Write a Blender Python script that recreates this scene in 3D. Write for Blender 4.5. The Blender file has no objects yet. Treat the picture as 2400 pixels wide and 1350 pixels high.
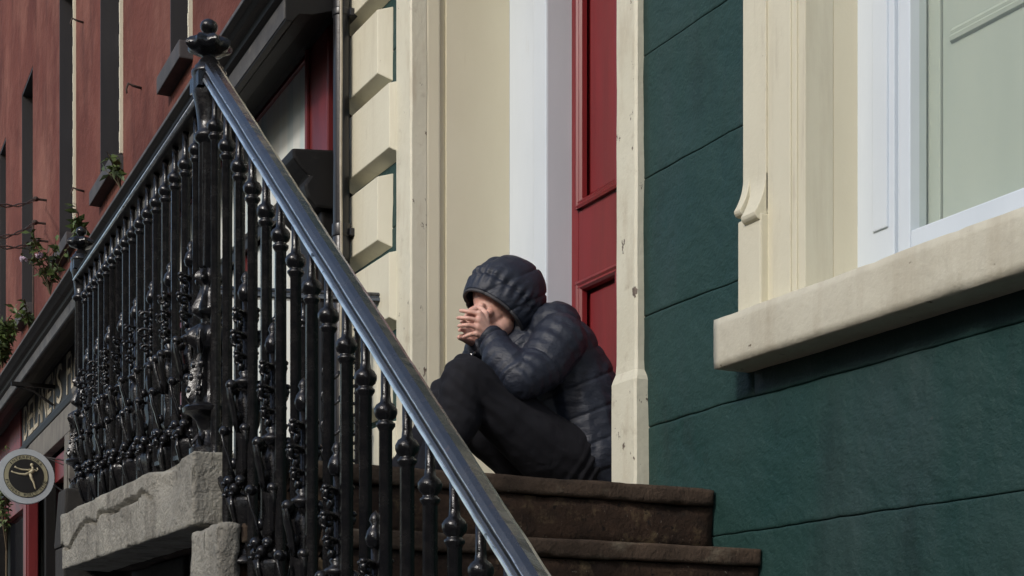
import bpy, bmesh, math, random
from mathutils import Vector, Matrix, noise, Euler
random.seed(7)
PI = math.pi
S = bpy.context.scene
C = S.collection
# ------------------------------------------------------------------ camera
# world frame: X along the facade (towards the viewer's side), Y into the facade, Z up, eye height = 0
FPX, CX, CY = 3547.0, 1200.0, 1605.0
RX, RY, FX, FY = .4625, .8867, -.8867, .4625
cam = bpy.data.cameras.new('camera'); camo = bpy.data.objects.new('camera', cam); C.objects.link(camo)
cam.sensor_width = 36; cam.lens = FPX/2400*36
cam.shift_y = (CY-675)/2400
cam.clip_start = .05; cam.clip_end = 400
camo.location = (0, 0, 0)
camo.rotation_euler = (PI/2, 0, math.atan2(.8867, .4625))
S.camera = camo
# ------------------------------------------------------------------ light
SUN_AZ, SUN_EL = -24, 31          # azimuth from the facade normal towards the far end of the street
w = bpy.data.worlds.new('World'); S.world = w; w.use_nodes = True
nt = w.node_tree; bg = nt.nodes['Background']
sky = nt.nodes.new('ShaderNodeTexSky'); sky.sky_type = 'NISHITA'; sky.sun_disc = False
sa, se = math.radians(SUN_AZ), math.radians(SUN_EL)
sv = Vector((-math.sin(sa)*math.cos(se), -math.cos(sa)*math.cos(se), math.sin(se)))
sky.sun_elevation = se; sky.sun_rotation = math.atan2(sv.x, sv.y)
sky.air_density = 1.0; sky.dust_density = 2.5
nt.links.new(sky.outputs[0], bg.inputs[0]); bg.inputs[1].default_value = .15
sl = bpy.data.lights.new('sun', 'SUN'); sl.energy = 1.55; sl.angle = math.radians(8); sl.color = (1, .975, .94)
so = bpy.data.objects.new('sun', sl); C.objects.link(so)
so.rotation_euler = sv.to_track_quat('Z', 'Y').to_euler(); so.location = (0, -8, 12)
S.view_settings.view_transform = 'Standard'; S.view_settings.look = 'None'
S.view_settings.exposure = .2; S.view_settings.gamma = 1; S.view_settings.use_curve_mapping = False

# ------------------------------------------------------------------ photo pixel -> place
def ray(x, y):
    d = (x-CX)/FPX
    return Vector((d*RX+FX, d*RY+FY, (CY-y)/FPX))
def onY(x, y, Y): r = ray(x, y); return r*(Y/r.y)
def onX(x, y, X): r = ray(x, y); return r*(X/r.x)
def onT(x, y, t): return ray(x, y)*t
RA = Vector((-6.14, 2.4, 0)); RU = Vector((-.9993, .0407, 0)); RN = Vector((.0407, .9993, 0))
def red(s, o, z): return RA+RU*s-RN*o+Vector((0, 0, z))
def redpx(x, y, o=0):
    r = ray(x, y); t = (RN.dot(RA)-o)/RN.dot(r); p = r*t
    return (p-RA).dot(RU), p.z

# ------------------------------------------------------------------ mesh builder
class MB:
    def __init__(s): s.v = []; s.f = []
    def add(s, vs, fs):
        n = len(s.v); s.v += [Vector(v) for v in vs]; s.f += [tuple(i+n for i in f) for f in fs]; return s
    def box(s, a, b):
        x0, x1 = sorted((a[0], b[0])); y0, y1 = sorted((a[1], b[1])); z0, z1 = sorted((a[2], b[2]))
        return s.add([(x0,y0,z0),(x1,y0,z0),(x1,y1,z0),(x0,y1,z0),(x0,y0,z1),(x1,y0,z1),(x1,y1,z1),(x0,y1,z1)],
                     [(0,3,2,1),(4,5,6,7),(0,1,5,4),(1,2,6,5),(2,3,7,6),(3,0,4,7)])
    def hexa(s, p): return s.add(p, [(0,3,2,1),(4,5,6,7),(0,1,5,4),(1,2,6,5),(2,3,7,6),(3,0,4,7)])
    def sweep(s, prof, a, b, side, up):          # closed profile (p,q) swept from a to b
        a, b, side, up = map(Vector, (a, b, side, up)); n = len(prof)
        vs = [a+side*p+up*q for p, q in prof]+[b+side*p+up*q for p, q in prof]
        fs = [(i, (i+1) % n, n+(i+1) % n, n+i) for i in range(n)]+[tuple(range(n-1, -1, -1)), tuple(range(n, 2*n))]
        return s.add(vs, fs)
    def lathe(s, prof, o=(0,0,0), n=12, lobes=0, amp=0.0, twist=0.0):   # prof: (r, z) from bottom to top
        o = Vector(o); vs = []; fs = []; m = len(prof)
        for p in prof:
            r, z = p[0], p[1]; am = p[2] if len(p) > 2 else amp
            for k in range(n):
                a = 2*PI*k/n; rr = r*(1+am*math.cos(lobes*(a+twist*z))) if lobes else r
                vs.append(o+Vector((rr*math.cos(a), rr*math.sin(a), z)))
        for j in range(m-1):
            for k in range(n):
                fs.append((j*n+k, j*n+(k+1) % n, (j+1)*n+(k+1) % n, (j+1)*n+k))
        fs += [tuple(range(n-1, -1, -1)), tuple((m-1)*n+k for k in range(n))]
        return s.add(vs, fs)
    def tube(s, pts, rad, n=6):
        pts = [Vector(p) for p in pts]; m = len(pts)
        if not isinstance(rad, (list, tuple)): rad = [rad]*m
        vs = []; fs = []; ref = None
        for i, p in enumerate(pts):
            t = (pts[min(i+1, m-1)]-pts[max(i-1, 0)]).normalized()
            if ref is None: ref = Vector((0,0,1)) if abs(t.z) < .8 else Vector((1,0,0))
            sd = (ref-t*ref.dot(t)).normalized(); u = t.cross(sd); ref = sd
            for k in range(n):
                a = 2*PI*k/n; vs.append(p+(sd*math.cos(a)+u*math.sin(a))*rad[i])
        for i in range(m-1):
            for k in range(n): fs.append((i*n+k, i*n+(k+1) % n, (i+1)*n+(k+1) % n, (i+1)*n+k))
        fs += [tuple(range(n-1, -1, -1)), tuple((m-1)*n+k for k in range(n))]
        return s.add(vs, fs)
    def ell(s, c, ax, rot=None, n=10, m=7):      # ellipsoid
        c = Vector(c); vs = [Vector((0,0,-1))]
        for j in range(1, m):
            ph = PI*j/m
            for k in range(n):
                a = 2*PI*k/n; vs.append(Vector((math.sin(ph)*math.cos(a), math.sin(ph)*math.sin(a), -math.cos(ph))))
        vs.append(Vector((0,0,1))); L = len(vs)-1; fs = []
        for k in range(n): fs.append((0, 1+(k+1) % n, 1+k)); fs.append((L, 1+(m-2)*n+k, 1+(m-2)*n+(k+1) % n))
        for j in range(m-2):
            for k in range(n): fs.append((1+j*n+k, 1+j*n+(k+1) % n, 1+(j+1)*n+(k+1) % n, 1+(j+1)*n+k))
        out = []
        for v in vs:
            v = Vector((v.x*ax[0], v.y*ax[1], v.z*ax[2]))
            if rot: v = rot @ v
            out.append(c+v)
        return s.add(out, fs)
    def cap(s, p, r, q, r2, n=14):               # tapered capsule
        s.tube([p, q], [r, r2], n); s.ell(p, (r,)*3, n=n, m=8); return s.ell(q, (r2,)*3, n=n, m=8)
    def chain(s, pr, n=14):
        for (p, r), (q, r2) in zip(pr, pr[1:]): s.cap(Vector(p), r, Vector(q), r2, n)
        return s
    def mesh(s, name):
        me = bpy.data.meshes.new(name); me.from_pydata([tuple(v) for v in s.v], [], s.f); me.update(); return me
    def build(s, name, mt, parent=None, smooth=False, bevel=0, seg=2, fix=True, world=True):
        me = s.mesh(name)
        if fix or bevel:
            bm = bmesh.new(); bm.from_mesh(me)
            if bevel:
                bmesh.ops.bevel(bm, geom=[e for e in bm.edges], offset=bevel, segments=seg, profile=.6, affect='EDGES', clamp_overlap=True)
            bmesh.ops.recalc_face_normals(bm, faces=bm.faces); bm.to_mesh(me); bm.free()
        return obj(name, me, mt, parent, smooth, world)
def obj(name, me, mt, parent=None, smooth=False, world=True):
    o = bpy.data.objects.new(name, me); C.objects.link(o)
    if mt is not None and not me.materials: me.materials.append(mt)
    if smooth: me.polygons.foreach_set('use_smooth', [True]*len(me.polygons))
    if parent:
        o.parent = parent
        if world: o.matrix_parent_inverse = Matrix.Translation(-parent_loc(parent))
    return o
def parent_loc(p):
    v = Vector(p.location)
    while p.parent: p = p.parent; v = v if p.parent is None and False else v
    return Vector(p.location) if p.type == 'EMPTY' else Vector((0,0,0))
def thing(name, label, cat, loc=(0,0,0), group=None):
    o = bpy.data.objects.new(name, None); C.objects.link(o); o.location = loc; o.empty_display_size = .1
    o['label'] = label; o['category'] = cat
    if group: o['group'] = group
    return o
def tag(o, label, cat, group=None):
    o['label'] = label; o['category'] = cat
    if group: o['group'] = group
    return o

# ------------------------------------------------------------------ materials
def mat(name, c1, c2=None, rough=.6, scale=4, stretch=(1,1,1), bump=(), spec=.5, metal=0, detail=6, lo=.35, hi=.65,
        dirt=None, coat=0, rough2=None, cells=None):
    """c1/c2 mixed by noise; bump = list of (scale, strength, distance, stretch); dirt = (colour, scale, lo, hi, stretch)"""
    m = bpy.data.materials.new(name); m.use_nodes = True
    N = m.node_tree.nodes; L = m.node_tree.links; b = N['Principled BSDF']
    b.inputs['Roughness'].default_value = rough; b.inputs['Metallic'].default_value = metal
    b.inputs['Specular IOR Level'].default_value = spec
    b.inputs['Coat Weight'].default_value = coat; b.inputs['Coat Roughness'].default_value = .12
    tc = N.new('ShaderNodeTexCoord')
    def nz(sc, st, det=6, rgh=.6):
        mp = N.new('ShaderNodeMapping'); mp.inputs['Scale'].default_value = st
        L.new(tc.outputs['Object'], mp.inputs[0])
        n = N.new('ShaderNodeTexNoise'); n.inputs['Scale'].default_value = sc; n.inputs['Detail'].default_value = det
        n.inputs['Roughness'].default_value = rgh
        L.new(mp.outputs[0], n.inputs['Vector']); return n.outputs['Fac']
    def ramp(src, lo, hi):
        r = N.new('ShaderNodeMapRange'); r.inputs[1].default_value = lo; r.inputs[2].default_value = hi
        L.new(src, r.inputs[0]); return r.outputs[0]
    def mix(fac, a, bcol):
        x = N.new('ShaderNodeMix'); x.data_type = 'RGBA'
        L.new(fac, x.inputs[0])
        for sock, v in ((x.inputs[6], a), (x.inputs[7], bcol)):
            if isinstance(v, tuple): sock.default_value = (*v, 1)
            else: L.new(v, sock)
        return x.outputs[2]
    col = None
    if c2:
        fac = ramp(nz(scale, stretch, detail), lo, hi); col = mix(fac, c1, c2)
        if rough2 is not None:
            mr = N.new('ShaderNodeMapRange'); mr.inputs[3].default_value = rough; mr.inputs[4].default_value = rough2
            L.new(fac, mr.inputs[0]); L.new(mr.outputs[0], b.inputs['Roughness'])
    if dirt:
        for dc, ds, dl, dh, dst in (dirt if isinstance(dirt, list) else [dirt]):
            col = mix(ramp(nz(ds, dst, 8, .65), dl, dh), col if col is not None else c1, dc)
    if col is None: b.inputs['Base Color'].default_value = (*c1, 1)
    else: L.new(col, b.inputs['Base Color'])
    prev = None
    for bs, st, dist, bst in bump:
        bn = N.new('ShaderNodeBump'); bn.inputs['Strength'].default_value = st; bn.inputs['Distance'].default_value = dist
        L.new(nz(bs, bst, 6, .6), bn.inputs['Height'])
        if prev: L.new(prev, bn.inputs['Normal'])
        prev = bn.outputs[0]
    if prev: L.new(prev, b.inputs['Normal'])
    return m
O1 = (1,1,1)
M = {}
M['cream'] = mat('cream_painted_plaster', (.64,.61,.475), (.59,.555,.425), .55, 3, (1,1,.4), bump=[(60,.25,.004,O1),(9,.2,.01,O1)],
                 dirt=[((.47,.42,.31), 4, .52, .85, (3,3,.35)), ((.40,.35,.26), 9, .62, .85, (2,2,.25)), ((.22,.18,.12), 30, .70, .75, O1)])
M['cream_smooth'] = mat('cream_painted_reveal', (.68,.635,.48), (.635,.585,.435), .55, 2, (1,1,.5), bump=[(90,.18,.003,O1),(7,.12,.01,O1)],
                 dirt=((.50,.43,.29), 4, .62, .9, (2,2,.3)))
M['cream_chipped'] = mat('cream_chipped_paint', (.63,.605,.48), (.58,.55,.425), .55, 3, O1, bump=[(55,.35,.005,O1),(10,.3,.012,O1)],
                 dirt=[((.45,.39,.28), 6, .52, .8, (2,2,.5)), ((.38,.33,.24), 13, .6, .8, O1), ((.12,.09,.065), 21, .645, .66, (1,1,.6))])
M['white'] = mat('white_gloss_paint', (.60,.66,.72), (.56,.62,.68), .35, 5, (1,1,.3), bump=[(40,.08,.003,O1)],
                 dirt=((.42,.42,.40), 6, .68, .95, (2,2,.3)))
M['green'] = mat('green_masonry_paint', (.010,.040,.035), (.014,.045,.040), .5, 2.5, O1, spec=.4,
                 bump=[(90,.3,.004,(1,1,1.6)),(20,.35,.012,(1,1,1.3)),(5,.5,.04,O1)],
                 dirt=[((.027,.050,.050), 2.2, .48, .8, (1.5,1.5,.3)), ((.006,.018,.017), 3.1, .55, .85, (2,2,.35)), ((.05,.06,.055), 34, .70, .75, O1)], rough2=.75)
M['redwall'] = mat('red_weathered_plaster', (.130,.045,.034), (.085,.026,.020), .9, 1.2, (.8,.8,.7), spec=.2, bump=[(40,.4,.008,(.5,1,1)),(6,.6,.04,(.7,1,1))],
                 dirt=[((.20,.092,.070), 1.4, .46, .75, (.7,.7,.5)), ((.045,.014,.012), 2.4, .52, .8, (.9,.9,.35)), ((.14,.06,.05), 24, .68, .74, (1,1,.6))])
M['redpaint'] = mat('red_shopfront_paint', (.15,.016,.016), (.10,.010,.012), .4, 4, (2,2,.3), bump=[(50,.12,.003,O1)])
M['terrace'] = mat('grey_brown_terrace_plaster', (.16,.15,.135), (.12,.11,.10), .9, 2)
M['reddoor'] = mat('red_door_paint', (.185,.011,.014), (.145,.009,.011), .38, 6, (3,3,.3), bump=[(30,.1,.003,(4,4,.3)), (120,.06,.002,O1)])
M['black'] = mat('black_shopfront_paint', (.010,.009,.009), (.014,.013,.012), .5, 4, O1, spec=.2, bump=[(40,.25,.004,O1)],
                 dirt=((.04,.036,.032), 9, .62, .85, (1,1,3)))
M['worn'] = mat('worn_grey_paint', (.085,.08,.072), (.045,.042,.04), .6, 9, (1,1,1), bump=[(50,.4,.004,O1)],
                 dirt=((.20,.185,.16), 12, .58, .8, O1))
M['greystone'] = mat('grey_weathered_band', (.15,.14,.12), (.095,.088,.078), .75, 5, (2,2,1), bump=[(40,.4,.005,O1)])
M['iron'] = mat('black_gloss_iron_paint', (.0075,.0075,.0085), (.014,.013,.013), .14, 30, O1, spec=.45, coat=0,
                 bump=[(150,.35,.002,O1),(45,.35,.004,O1)], dirt=((.045,.032,.024), 60, .68, .76, O1), rough2=.3)
M['handrail'] = mat('black_gloss_handrail_paint', (.010,.0105,.012), (.018,.017,.017), .22, 25, O1, spec=.6, coat=1,
                 bump=[(14,.25,.006,O1),(60,.35,.003,O1),(220,.25,.0012,O1)], dirt=((.05,.032,.022), 45, .62, .72, O1), rough2=.3)
M['handrail'].node_tree.nodes['Principled BSDF'].inputs['Coat IOR'].default_value = 1.65
M['handrail'].node_tree.nodes['Principled BSDF'].inputs['Coat Roughness'].default_value = .2
M['highlight'] = mat('painted_rail_highlight', (.86,.92,.95), (.45,.50,.54), .28, 18, O1, metal=.85, bump=[(70,.3,.002,O1)], dirt=((.02,.018,.016), 40, .60, .68, O1), lo=.45, hi=.75)  # pale metallic colour stands in for the highlight along the rail edges
M['satin'] = mat('black_satin_rail_paint', (.012,.011,.011), (.018,.016,.015), .6, 25, O1, spec=.15, bump=[(60,.3,.003,O1)])
M['plinth'] = mat('weathered_limestone', (.37,.352,.30), (.26,.247,.212), .95, 7, O1, spec=.2, bump=[(26,.9,.02,O1),(110,1,.008,O1)],
                 dirt=[((.14,.13,.11), 5, .52, .72, (2,2,.8)), ((.05,.045,.035), 14, .62, .70, (5,5,.45)), ((.44,.42,.35), 8, .6, .8, O1)])
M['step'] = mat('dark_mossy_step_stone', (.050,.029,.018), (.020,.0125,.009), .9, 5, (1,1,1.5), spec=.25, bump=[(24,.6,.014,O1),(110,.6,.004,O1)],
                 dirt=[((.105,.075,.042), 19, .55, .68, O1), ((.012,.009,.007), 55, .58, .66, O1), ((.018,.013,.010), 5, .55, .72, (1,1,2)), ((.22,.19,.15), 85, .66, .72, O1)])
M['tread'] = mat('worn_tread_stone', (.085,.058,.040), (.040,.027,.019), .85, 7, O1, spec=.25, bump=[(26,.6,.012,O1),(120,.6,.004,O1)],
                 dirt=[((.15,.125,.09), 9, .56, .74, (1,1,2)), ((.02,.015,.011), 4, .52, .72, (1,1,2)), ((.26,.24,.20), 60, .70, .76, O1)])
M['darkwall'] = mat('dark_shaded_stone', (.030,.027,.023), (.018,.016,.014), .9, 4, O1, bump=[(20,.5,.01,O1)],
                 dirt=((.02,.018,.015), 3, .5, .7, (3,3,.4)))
M['sill'] = mat('cream_painted_sill', (.56,.535,.43), (.51,.48,.38), .6, 4, (1,1,.6), bump=[(50,.35,.005,O1),(9,.35,.014,O1)],
                 dirt=[((.40,.355,.265), 5, .5, .8, (2.5,2.5,.4)), ((.47,.44,.35), 14, .5, .7, O1), ((.13,.10,.07), 24, .66, .70, (1,1,1.6))])
M['frieze'] = mat('black_sign_board_paint', (.012,.011,.011), None, .45, bump=[(30,.1,.003,O1)])
M['letter'] = mat('cream_sign_lettering', (.42,.38,.29), (.32,.28,.21), .6, 20)
M['pale'] = mat('pale_faded_sign_board', (.72,.75,.70), (.66,.63,.53), .35, 2.2, (4,4,.25), bump=[(20,.06,.003,O1)],
                 dirt=((.36,.50,.52), 1.5, .52, .7, (5,5,.12)))
M['glassdark'] = mat('dark_window_glass', (.012,.013,.016), None, .06, spec=.6)
M['darkreveal'] = mat('dark_painted_reveal', (.016,.015,.018), (.022,.02,.021), .7, 3, (2,2,.3), bump=[(40,.2,.004,O1)])
M['shutter'] = mat('pale_painted_shutter', (.55,.575,.515), (.50,.53,.475), .5, 3, (2,2,.3))
M['slate'] = mat('dark_slate_sill', (.035,.034,.036), (.055,.05,.05), .7, 6, O1, bump=[(30,.3,.006,O1)])
M['pipe'] = mat('black_painted_pipe', (.012,.012,.014), (.02,.02,.022), .28, 12, (1,1,.3), spec=.5, bump=[(60,.2,.003,O1)])
M['rust'] = mat('rusty_iron', (.05,.028,.02), (.02,.014,.012), .8, 30)
M['wire'] = mat('dull_grey_cable', (.05,.05,.052), (.12,.115,.11), .6, 40)
M['leaf'] = mat('weed_leaf_green', (.070,.105,.022), (.035,.062,.014), .55, 9)
M['stem'] = mat('weed_stem', (.07,.05,.025), None, .8)
M['flower'] = mat('pale_lilac_petals', (.52,.40,.50), None, .7)
M['asphalt'] = mat('asphalt', (.055,.054,.052), (.04,.04,.039), .85, 6, O1, bump=[(90,.5,.01,O1)])
M['paving'] = mat('grey_paving', (.34,.33,.31), (.28,.27,.25), .85, 3, O1, bump=[(50,.4,.006,O1)])
M['jacket'] = mat('navy_quilted_nylon', (.0125,.0165,.0285), (.0165,.0215,.035), .50, 10, O1, spec=.45,
                 bump=[(38,.30,.010,(1,1,2.2)),(95,.35,.005,(1,1,2)),(700,.15,.001,O1)])
M['lining'] = mat('grey_hood_binding', (.05,.05,.055), None, .7)
M['trousers'] = mat('dark_navy_cotton', (.0060,.0062,.0092), (.0088,.0090,.0125), .85, 12, O1, spec=.3, bump=[(14,.25,.02,(1,1,.6)),(300,.3,.002,O1)])
M['skin'] = mat('skin', (.66,.40,.32), (.60,.33,.26), .48, 14, O1, bump=[(130,.3,.002,O1),(500,.2,.0008,O1)],
                 dirt=((.50,.19,.15), 7, .58, .8, O1))
b = M['skin'].node_tree.nodes['Principled BSDF']; b.inputs['Subsurface Weight'].default_value = .12
b.inputs['Subsurface Radius'].default_value = (.010,.004,.002); b.inputs['Subsurface Scale'].default_value = .6
M['shoe'] = mat('black_shoe', (.012,.012,.013), None, .5)
M['sole'] = mat('grey_shoe_sole', (.10,.10,.10), None, .8)
M['nail'] = mat('fingernail', (.62,.40,.33), None, .3)
M['metal'] = mat('steel_bracelet', (.5,.5,.5), None, .3, metal=1)
M['discpaint'] = mat('pale_grey_disc_paint', (.42,.46,.48), (.36,.39,.41), .4, 6, O1)
M['discgold'] = mat('dull_gold_ring_paint', (.30,.28,.18), (.25,.235,.15), .5, 8)
M['discblack'] = mat('black_emblem_paint', (.010,.009,.008), None, .4)
M['emblem'] = mat('dull_cream_emblem_paint', (.40,.36,.24), None, .5)

# ------------------------------------------------------------------ the ground
def sheet(name, m, x0, x1, y0, y1, z):
    o = MB().add([(x0,y0,z),(x1,y0,z),(x1,y1,z),(x0,y1,z)], [(0,1,2,3)]).build(name, M[m], fix=False); o['kind'] = 'structure'; return o
GZ = -1.60
sheet('street', 'asphalt', -160, 160, -160, 160, GZ)
pv = MB().box((-60, -.1, GZ+.004), (30, 2.39, GZ+.13)).build('pavement', M['paving'], bevel=.015); pv['kind'] = 'structure'

# ------------------------------------------------------------------ the green house
YW = 2.4
house = thing('green_house', 'dark green plastered house with cream quoins and cream door and window surrounds', 'house', (-4, YW, GZ))
DXL, DXR = -5.40, -3.877         # door opening, inner edges of the surround
WXL = -2.968                     # window reveal
WXR = -1.80
SILLB, SILLT = .822, .954
TOP = 5.2
bw = MB()
bw.box((-6.05, 2.425, GZ+.01), (DXL-.02, 2.9, TOP)).box((DXR+.02, 2.425, GZ+.01), (WXL-.03, 2.9, TOP)).box((WXR+.03, 2.425, GZ+.01), (1.6, 2.9, TOP))
bw.box((WXL-.03, 2.425, GZ+.01), (WXR+.03, 2.9, SILLB)).box((WXL-.03, 2.425, 3.05), (WXR+.03, 2.9, TOP))
bw.box((DXL-.02, 2.425, 3.35), (DXR+.02, 2.9, TOP)).box((DXL-.02, 2.425, GZ+.01), (DXR+.02, 2.9, .5))
bw.build('wall', M['green'], house)
back = MB().box((-6.05, 3.06, GZ+.01), (1.6, 3.2, TOP)).build('rear_wall', M['darkreveal'], house)
# scored plaster courses: each block a slab with a rounded arris, standing 25 mm off the core
zj = [GZ+.01, -1.30, -.96, -.62, -.28, .06, .404, .756, 1.079, 1.484, 1.844, 2.20, 2.56, 2.92, 3.28, 3.64, 4.0, 4.4, 4.8, 5.2]
def plaster(x0, x1, z0, z1):
    """a slab with a slightly uneven face and a soft arris"""
    nx = max(2, int((x1-x0)/.04)); g = .0012
    hz = z1-z0-2*g; ni = max(3, int(hz/.045))
    zl = [0, .0035, .009]+[.009+(hz-.018)*q_/ni for q_ in range(1, ni)]+[hz-.009, hz-.0035, hz]
    nz = len(zl)-1; vs = []; fs = []
    for j in range(nz+1):
        for i in range(nx+1):
            x = x0+.0003+(x1-x0-.0006)*i/nx; z = z0+g+zl[j]
            wob = .0045*noise.noise(Vector((x*3.1, z0*5, 1.7)))+.003*noise.noise(Vector((x*14, z0*7, 4)))
            wob2 = .0045*noise.noise(Vector((x*3.1, z1*5, 1.7)))+.003*noise.noise(Vector((x*14, z1*7, 4)))
            y = YW+.0045*noise.noise(Vector((x*2.4, z*2.4, 0)))+.0018*noise.noise(Vector((x*11, z*11, 3)))
            if j <= 2: z += wob
            if j >= nz-2: z += wob2
            if j in (0, nz): y += .0024*(.6+.8*noise.noise(Vector((x*4, z0, 6))))
            vs.append((x, y, z))
    W = nx+1
    for j in range(nz):
        for i in range(nx): fs.append((j*W+i, j*W+i+1, (j+1)*W+i+1, (j+1)*W+i))
    # skirt back into the core
    n0 = len(vs); ring = [i for i in range(W)]+[j*W+nx for j in range(1, nz+1)]+[nz*W+i for i in range(nx-1, -1, -1)]+[j*W for j in range(nz-1, 0, -1)]
    for r in ring: vs.append((vs[r][0], 2.424, vs[r][2]))
    L = len(ring)
    for k in range(L): fs.append((ring[(k+1) % L], ring[k], n0+k, n0+(k+1) % L))
    mb = MB(); mb.add(vs, fs); return mb.build('plaster_block', M['green'], house, smooth=True)
for j in range(len(zj)-1):
    z0, z1 = zj[j], zj[j+1]
    if z1 <= SILLB+.02 or z0 > 3.1: spans = [(-6.05, DXL-.13), (DXR+.11, 1.6)]
    elif z0 < SILLB: spans = [(-6.05, DXL-.13), (DXR+.11, WXL-.26), (WXR+.26, 1.6)]; plaster(WXL-.26, WXR+.26, z0, SILLB+.02)
    else: spans = [(-6.05, DXL-.13), (DXR+.11, WXL-.20), (WXR+.20, 1.6)]
    for a, bb in spans: plaster(a, bb, z0, z1)
# door bay: fill above and below
MB().box((DXL-.13, 2.40, 3.40), (DXR+.11, 2.426, TOP)).build('plaster_block', M['green'], house)

# quoins: alternating long and short rusticated blocks with wide chamfers
zq = 1.747-.337*10
k = 0
while zq < TOP-.3:
    long = (round((zq-1.747)/.337) % 2 == 1)
    # photo: long block between 2.084 and 2.420, short ones above and below
    xr = -5.520 if long else -5.640
    x0, z0, z1 = -6.08, zq+.018, zq+.337-.018
    if z0 > GZ+.15:
        ch = .032; yb, yf = 2.402, 2.345
        mb = MB().hexa([(x0,yf,z0+ch),(xr-ch,yf,z0+ch),(xr,yb,z0),(x0,yb,z0),(x0,yf,z1-.012),(xr-ch,yf,z1-.012),(xr,yb,z1),(x0,yb,z1)])
        mb.build('quoin', M['cream'], house, bevel=.004)
    zq += .337
# door surround
door_sur = []
LZ = .535
def surround(x0, x1, mname='cream_chipped'):
    pass
R1, R2 = DXR, -3.764              # right-hand architrave
# right-hand jamb with its wider base block: an outline in X-Z given thickness
def jamb(xi, xo, sgn, name):
    # xi inner edge, xo outer edge, outline with an ogee stop near the floor
    zs = [(0, xo+sgn*.022), (LZ+.365-LZ+0, xo+sgn*.022)]
    zb = LZ-.01; zt = .905
    outl = [(zb, .024), (zt-.012, .024), (zt, .020), (zt+.02, .006), (zt+.05, .0015), (zt+.085, 0), (3.40, 0)]
    yf_list = [(zb, .018), (zt-.012, .018), (zt, .014), (zt+.02, .004), (zt+.05, .001), (zt+.085, 0), (3.40, 0)]
    vs = []; fs = []
    # subdivide the long run so that the edge can wander like hand-run plaster
    rows = []
    for (z, e), (_, p) in zip(outl, yf_list): rows.append((z, e, p))
    ext = []
    for a, b2 in zip(rows, rows[1:]):
        n = max(1, int((b2[0]-a[0])/.06))
        for q in range(n): t = q/n; ext.append(tuple(a[i]+(b2[i]-a[i])*t for i in range(3)))
    ext.append(rows[-1])
    for z, e, p in ext:
        wv = .0022*noise.noise(Vector((z*5, sgn*3, 2)))+.001*noise.noise(Vector((z*19, sgn, 5)))
        X = xo+sgn*e+wv; Y = 2.372-p+.0015*noise.noise(Vector((z*6, 9, sgn)))
        Xi = xi+.0015*noise.noise(Vector((z*4, 1, 7)))
        ch = .007
        vs += [(Xi, 2.44, z), (Xi, Y+ch, z), (Xi+sgn*ch, Y, z), (X-sgn*ch, Y, z), (X, Y+ch, z), (X, 2.44, z)]
    for r in range(len(ext)-1):
        for q in range(5): fs.append((r*6+q, r*6+q+1, (r+1)*6+q+1, (r+1)*6+q))
        fs.append((r*6+5, r*6, (r+1)*6, (r+1)*6+5))
    fs += [tuple(range(6)), tuple((len(ext)-1)*6+q for q in range(6))]
    mb = MB(); mb.add(vs, fs); return mb.build(name, M['cream_chipped'], house)
jamb(R1, R2, 1, 'door_jamb'); jamb(DXL, DXL-.147, -1, 'door_jamb')
MB().box((DXL-.2, 2.33, 3.22), (DXR+.2, 2.44, 3.42)).build('door_lintel', M['cream'], house, bevel=.01)
# door reveals: moulded steps at the mouth, then the flat
Yrev = onX(1195, 600, DXL).y
for sg, xi in ((1, DXL), (-1, DXR)):
    mb = MB()
    mb.box((xi-sg*.12, 2.44, LZ-.02), (xi, 2.50, 3.3)); mb.build('reveal_moulding', M['cream_smooth'], house, bevel=.008)
    MB().box((xi-sg*.12, 2.50, LZ-.02), (xi-sg*.016, 2.528, 3.3)).build('reveal_moulding', M['cream_smooth'], house, bevel=.006)
    MB().box((xi-sg*.12, 2.528, LZ-.02), (xi-sg*.004, Yrev, 3.3)).build('reveal', M['cream_smooth'], house)
MB().box((DXL, 2.44, 3.2), (DXR, Yrev+.2, 3.3)).build('door_soffit', M['cream_smooth'], house)
# white timber frame: a front board, a bead and the inner return
Xf = onY(1256, 600, Yrev).x; Xf2 = onY(1281, 600, Yrev-.012).x
Yd = onX(1340, 600, Xf2).y
for sg, a, b1, b2 in ((1, DXL-.10, Xf, Xf2), (-1, DXR+.10, DXR-(Xf-DXL), DXR-(Xf2-DXL))):
    fr = MB().box((a, Yrev+.001, LZ), (b1, Yd+.05, 3.2)).build('door_frame', M['white'], house, bevel=.003)
    MB().box((b1+sg*.0005, Yrev-.014, LZ), (b2, Yd+.05, 3.2)).build('frame_bead', M['white'], fr, bevel=.008, world=False)
    MB().box((a if sg > 0 else b1, Yrev-.02, LZ), (b1-sg*.004 if sg > 0 else a, Yrev+.0005, .80)).build('frame_plinth', M['white'], fr, bevel=.006, world=False)
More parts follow.
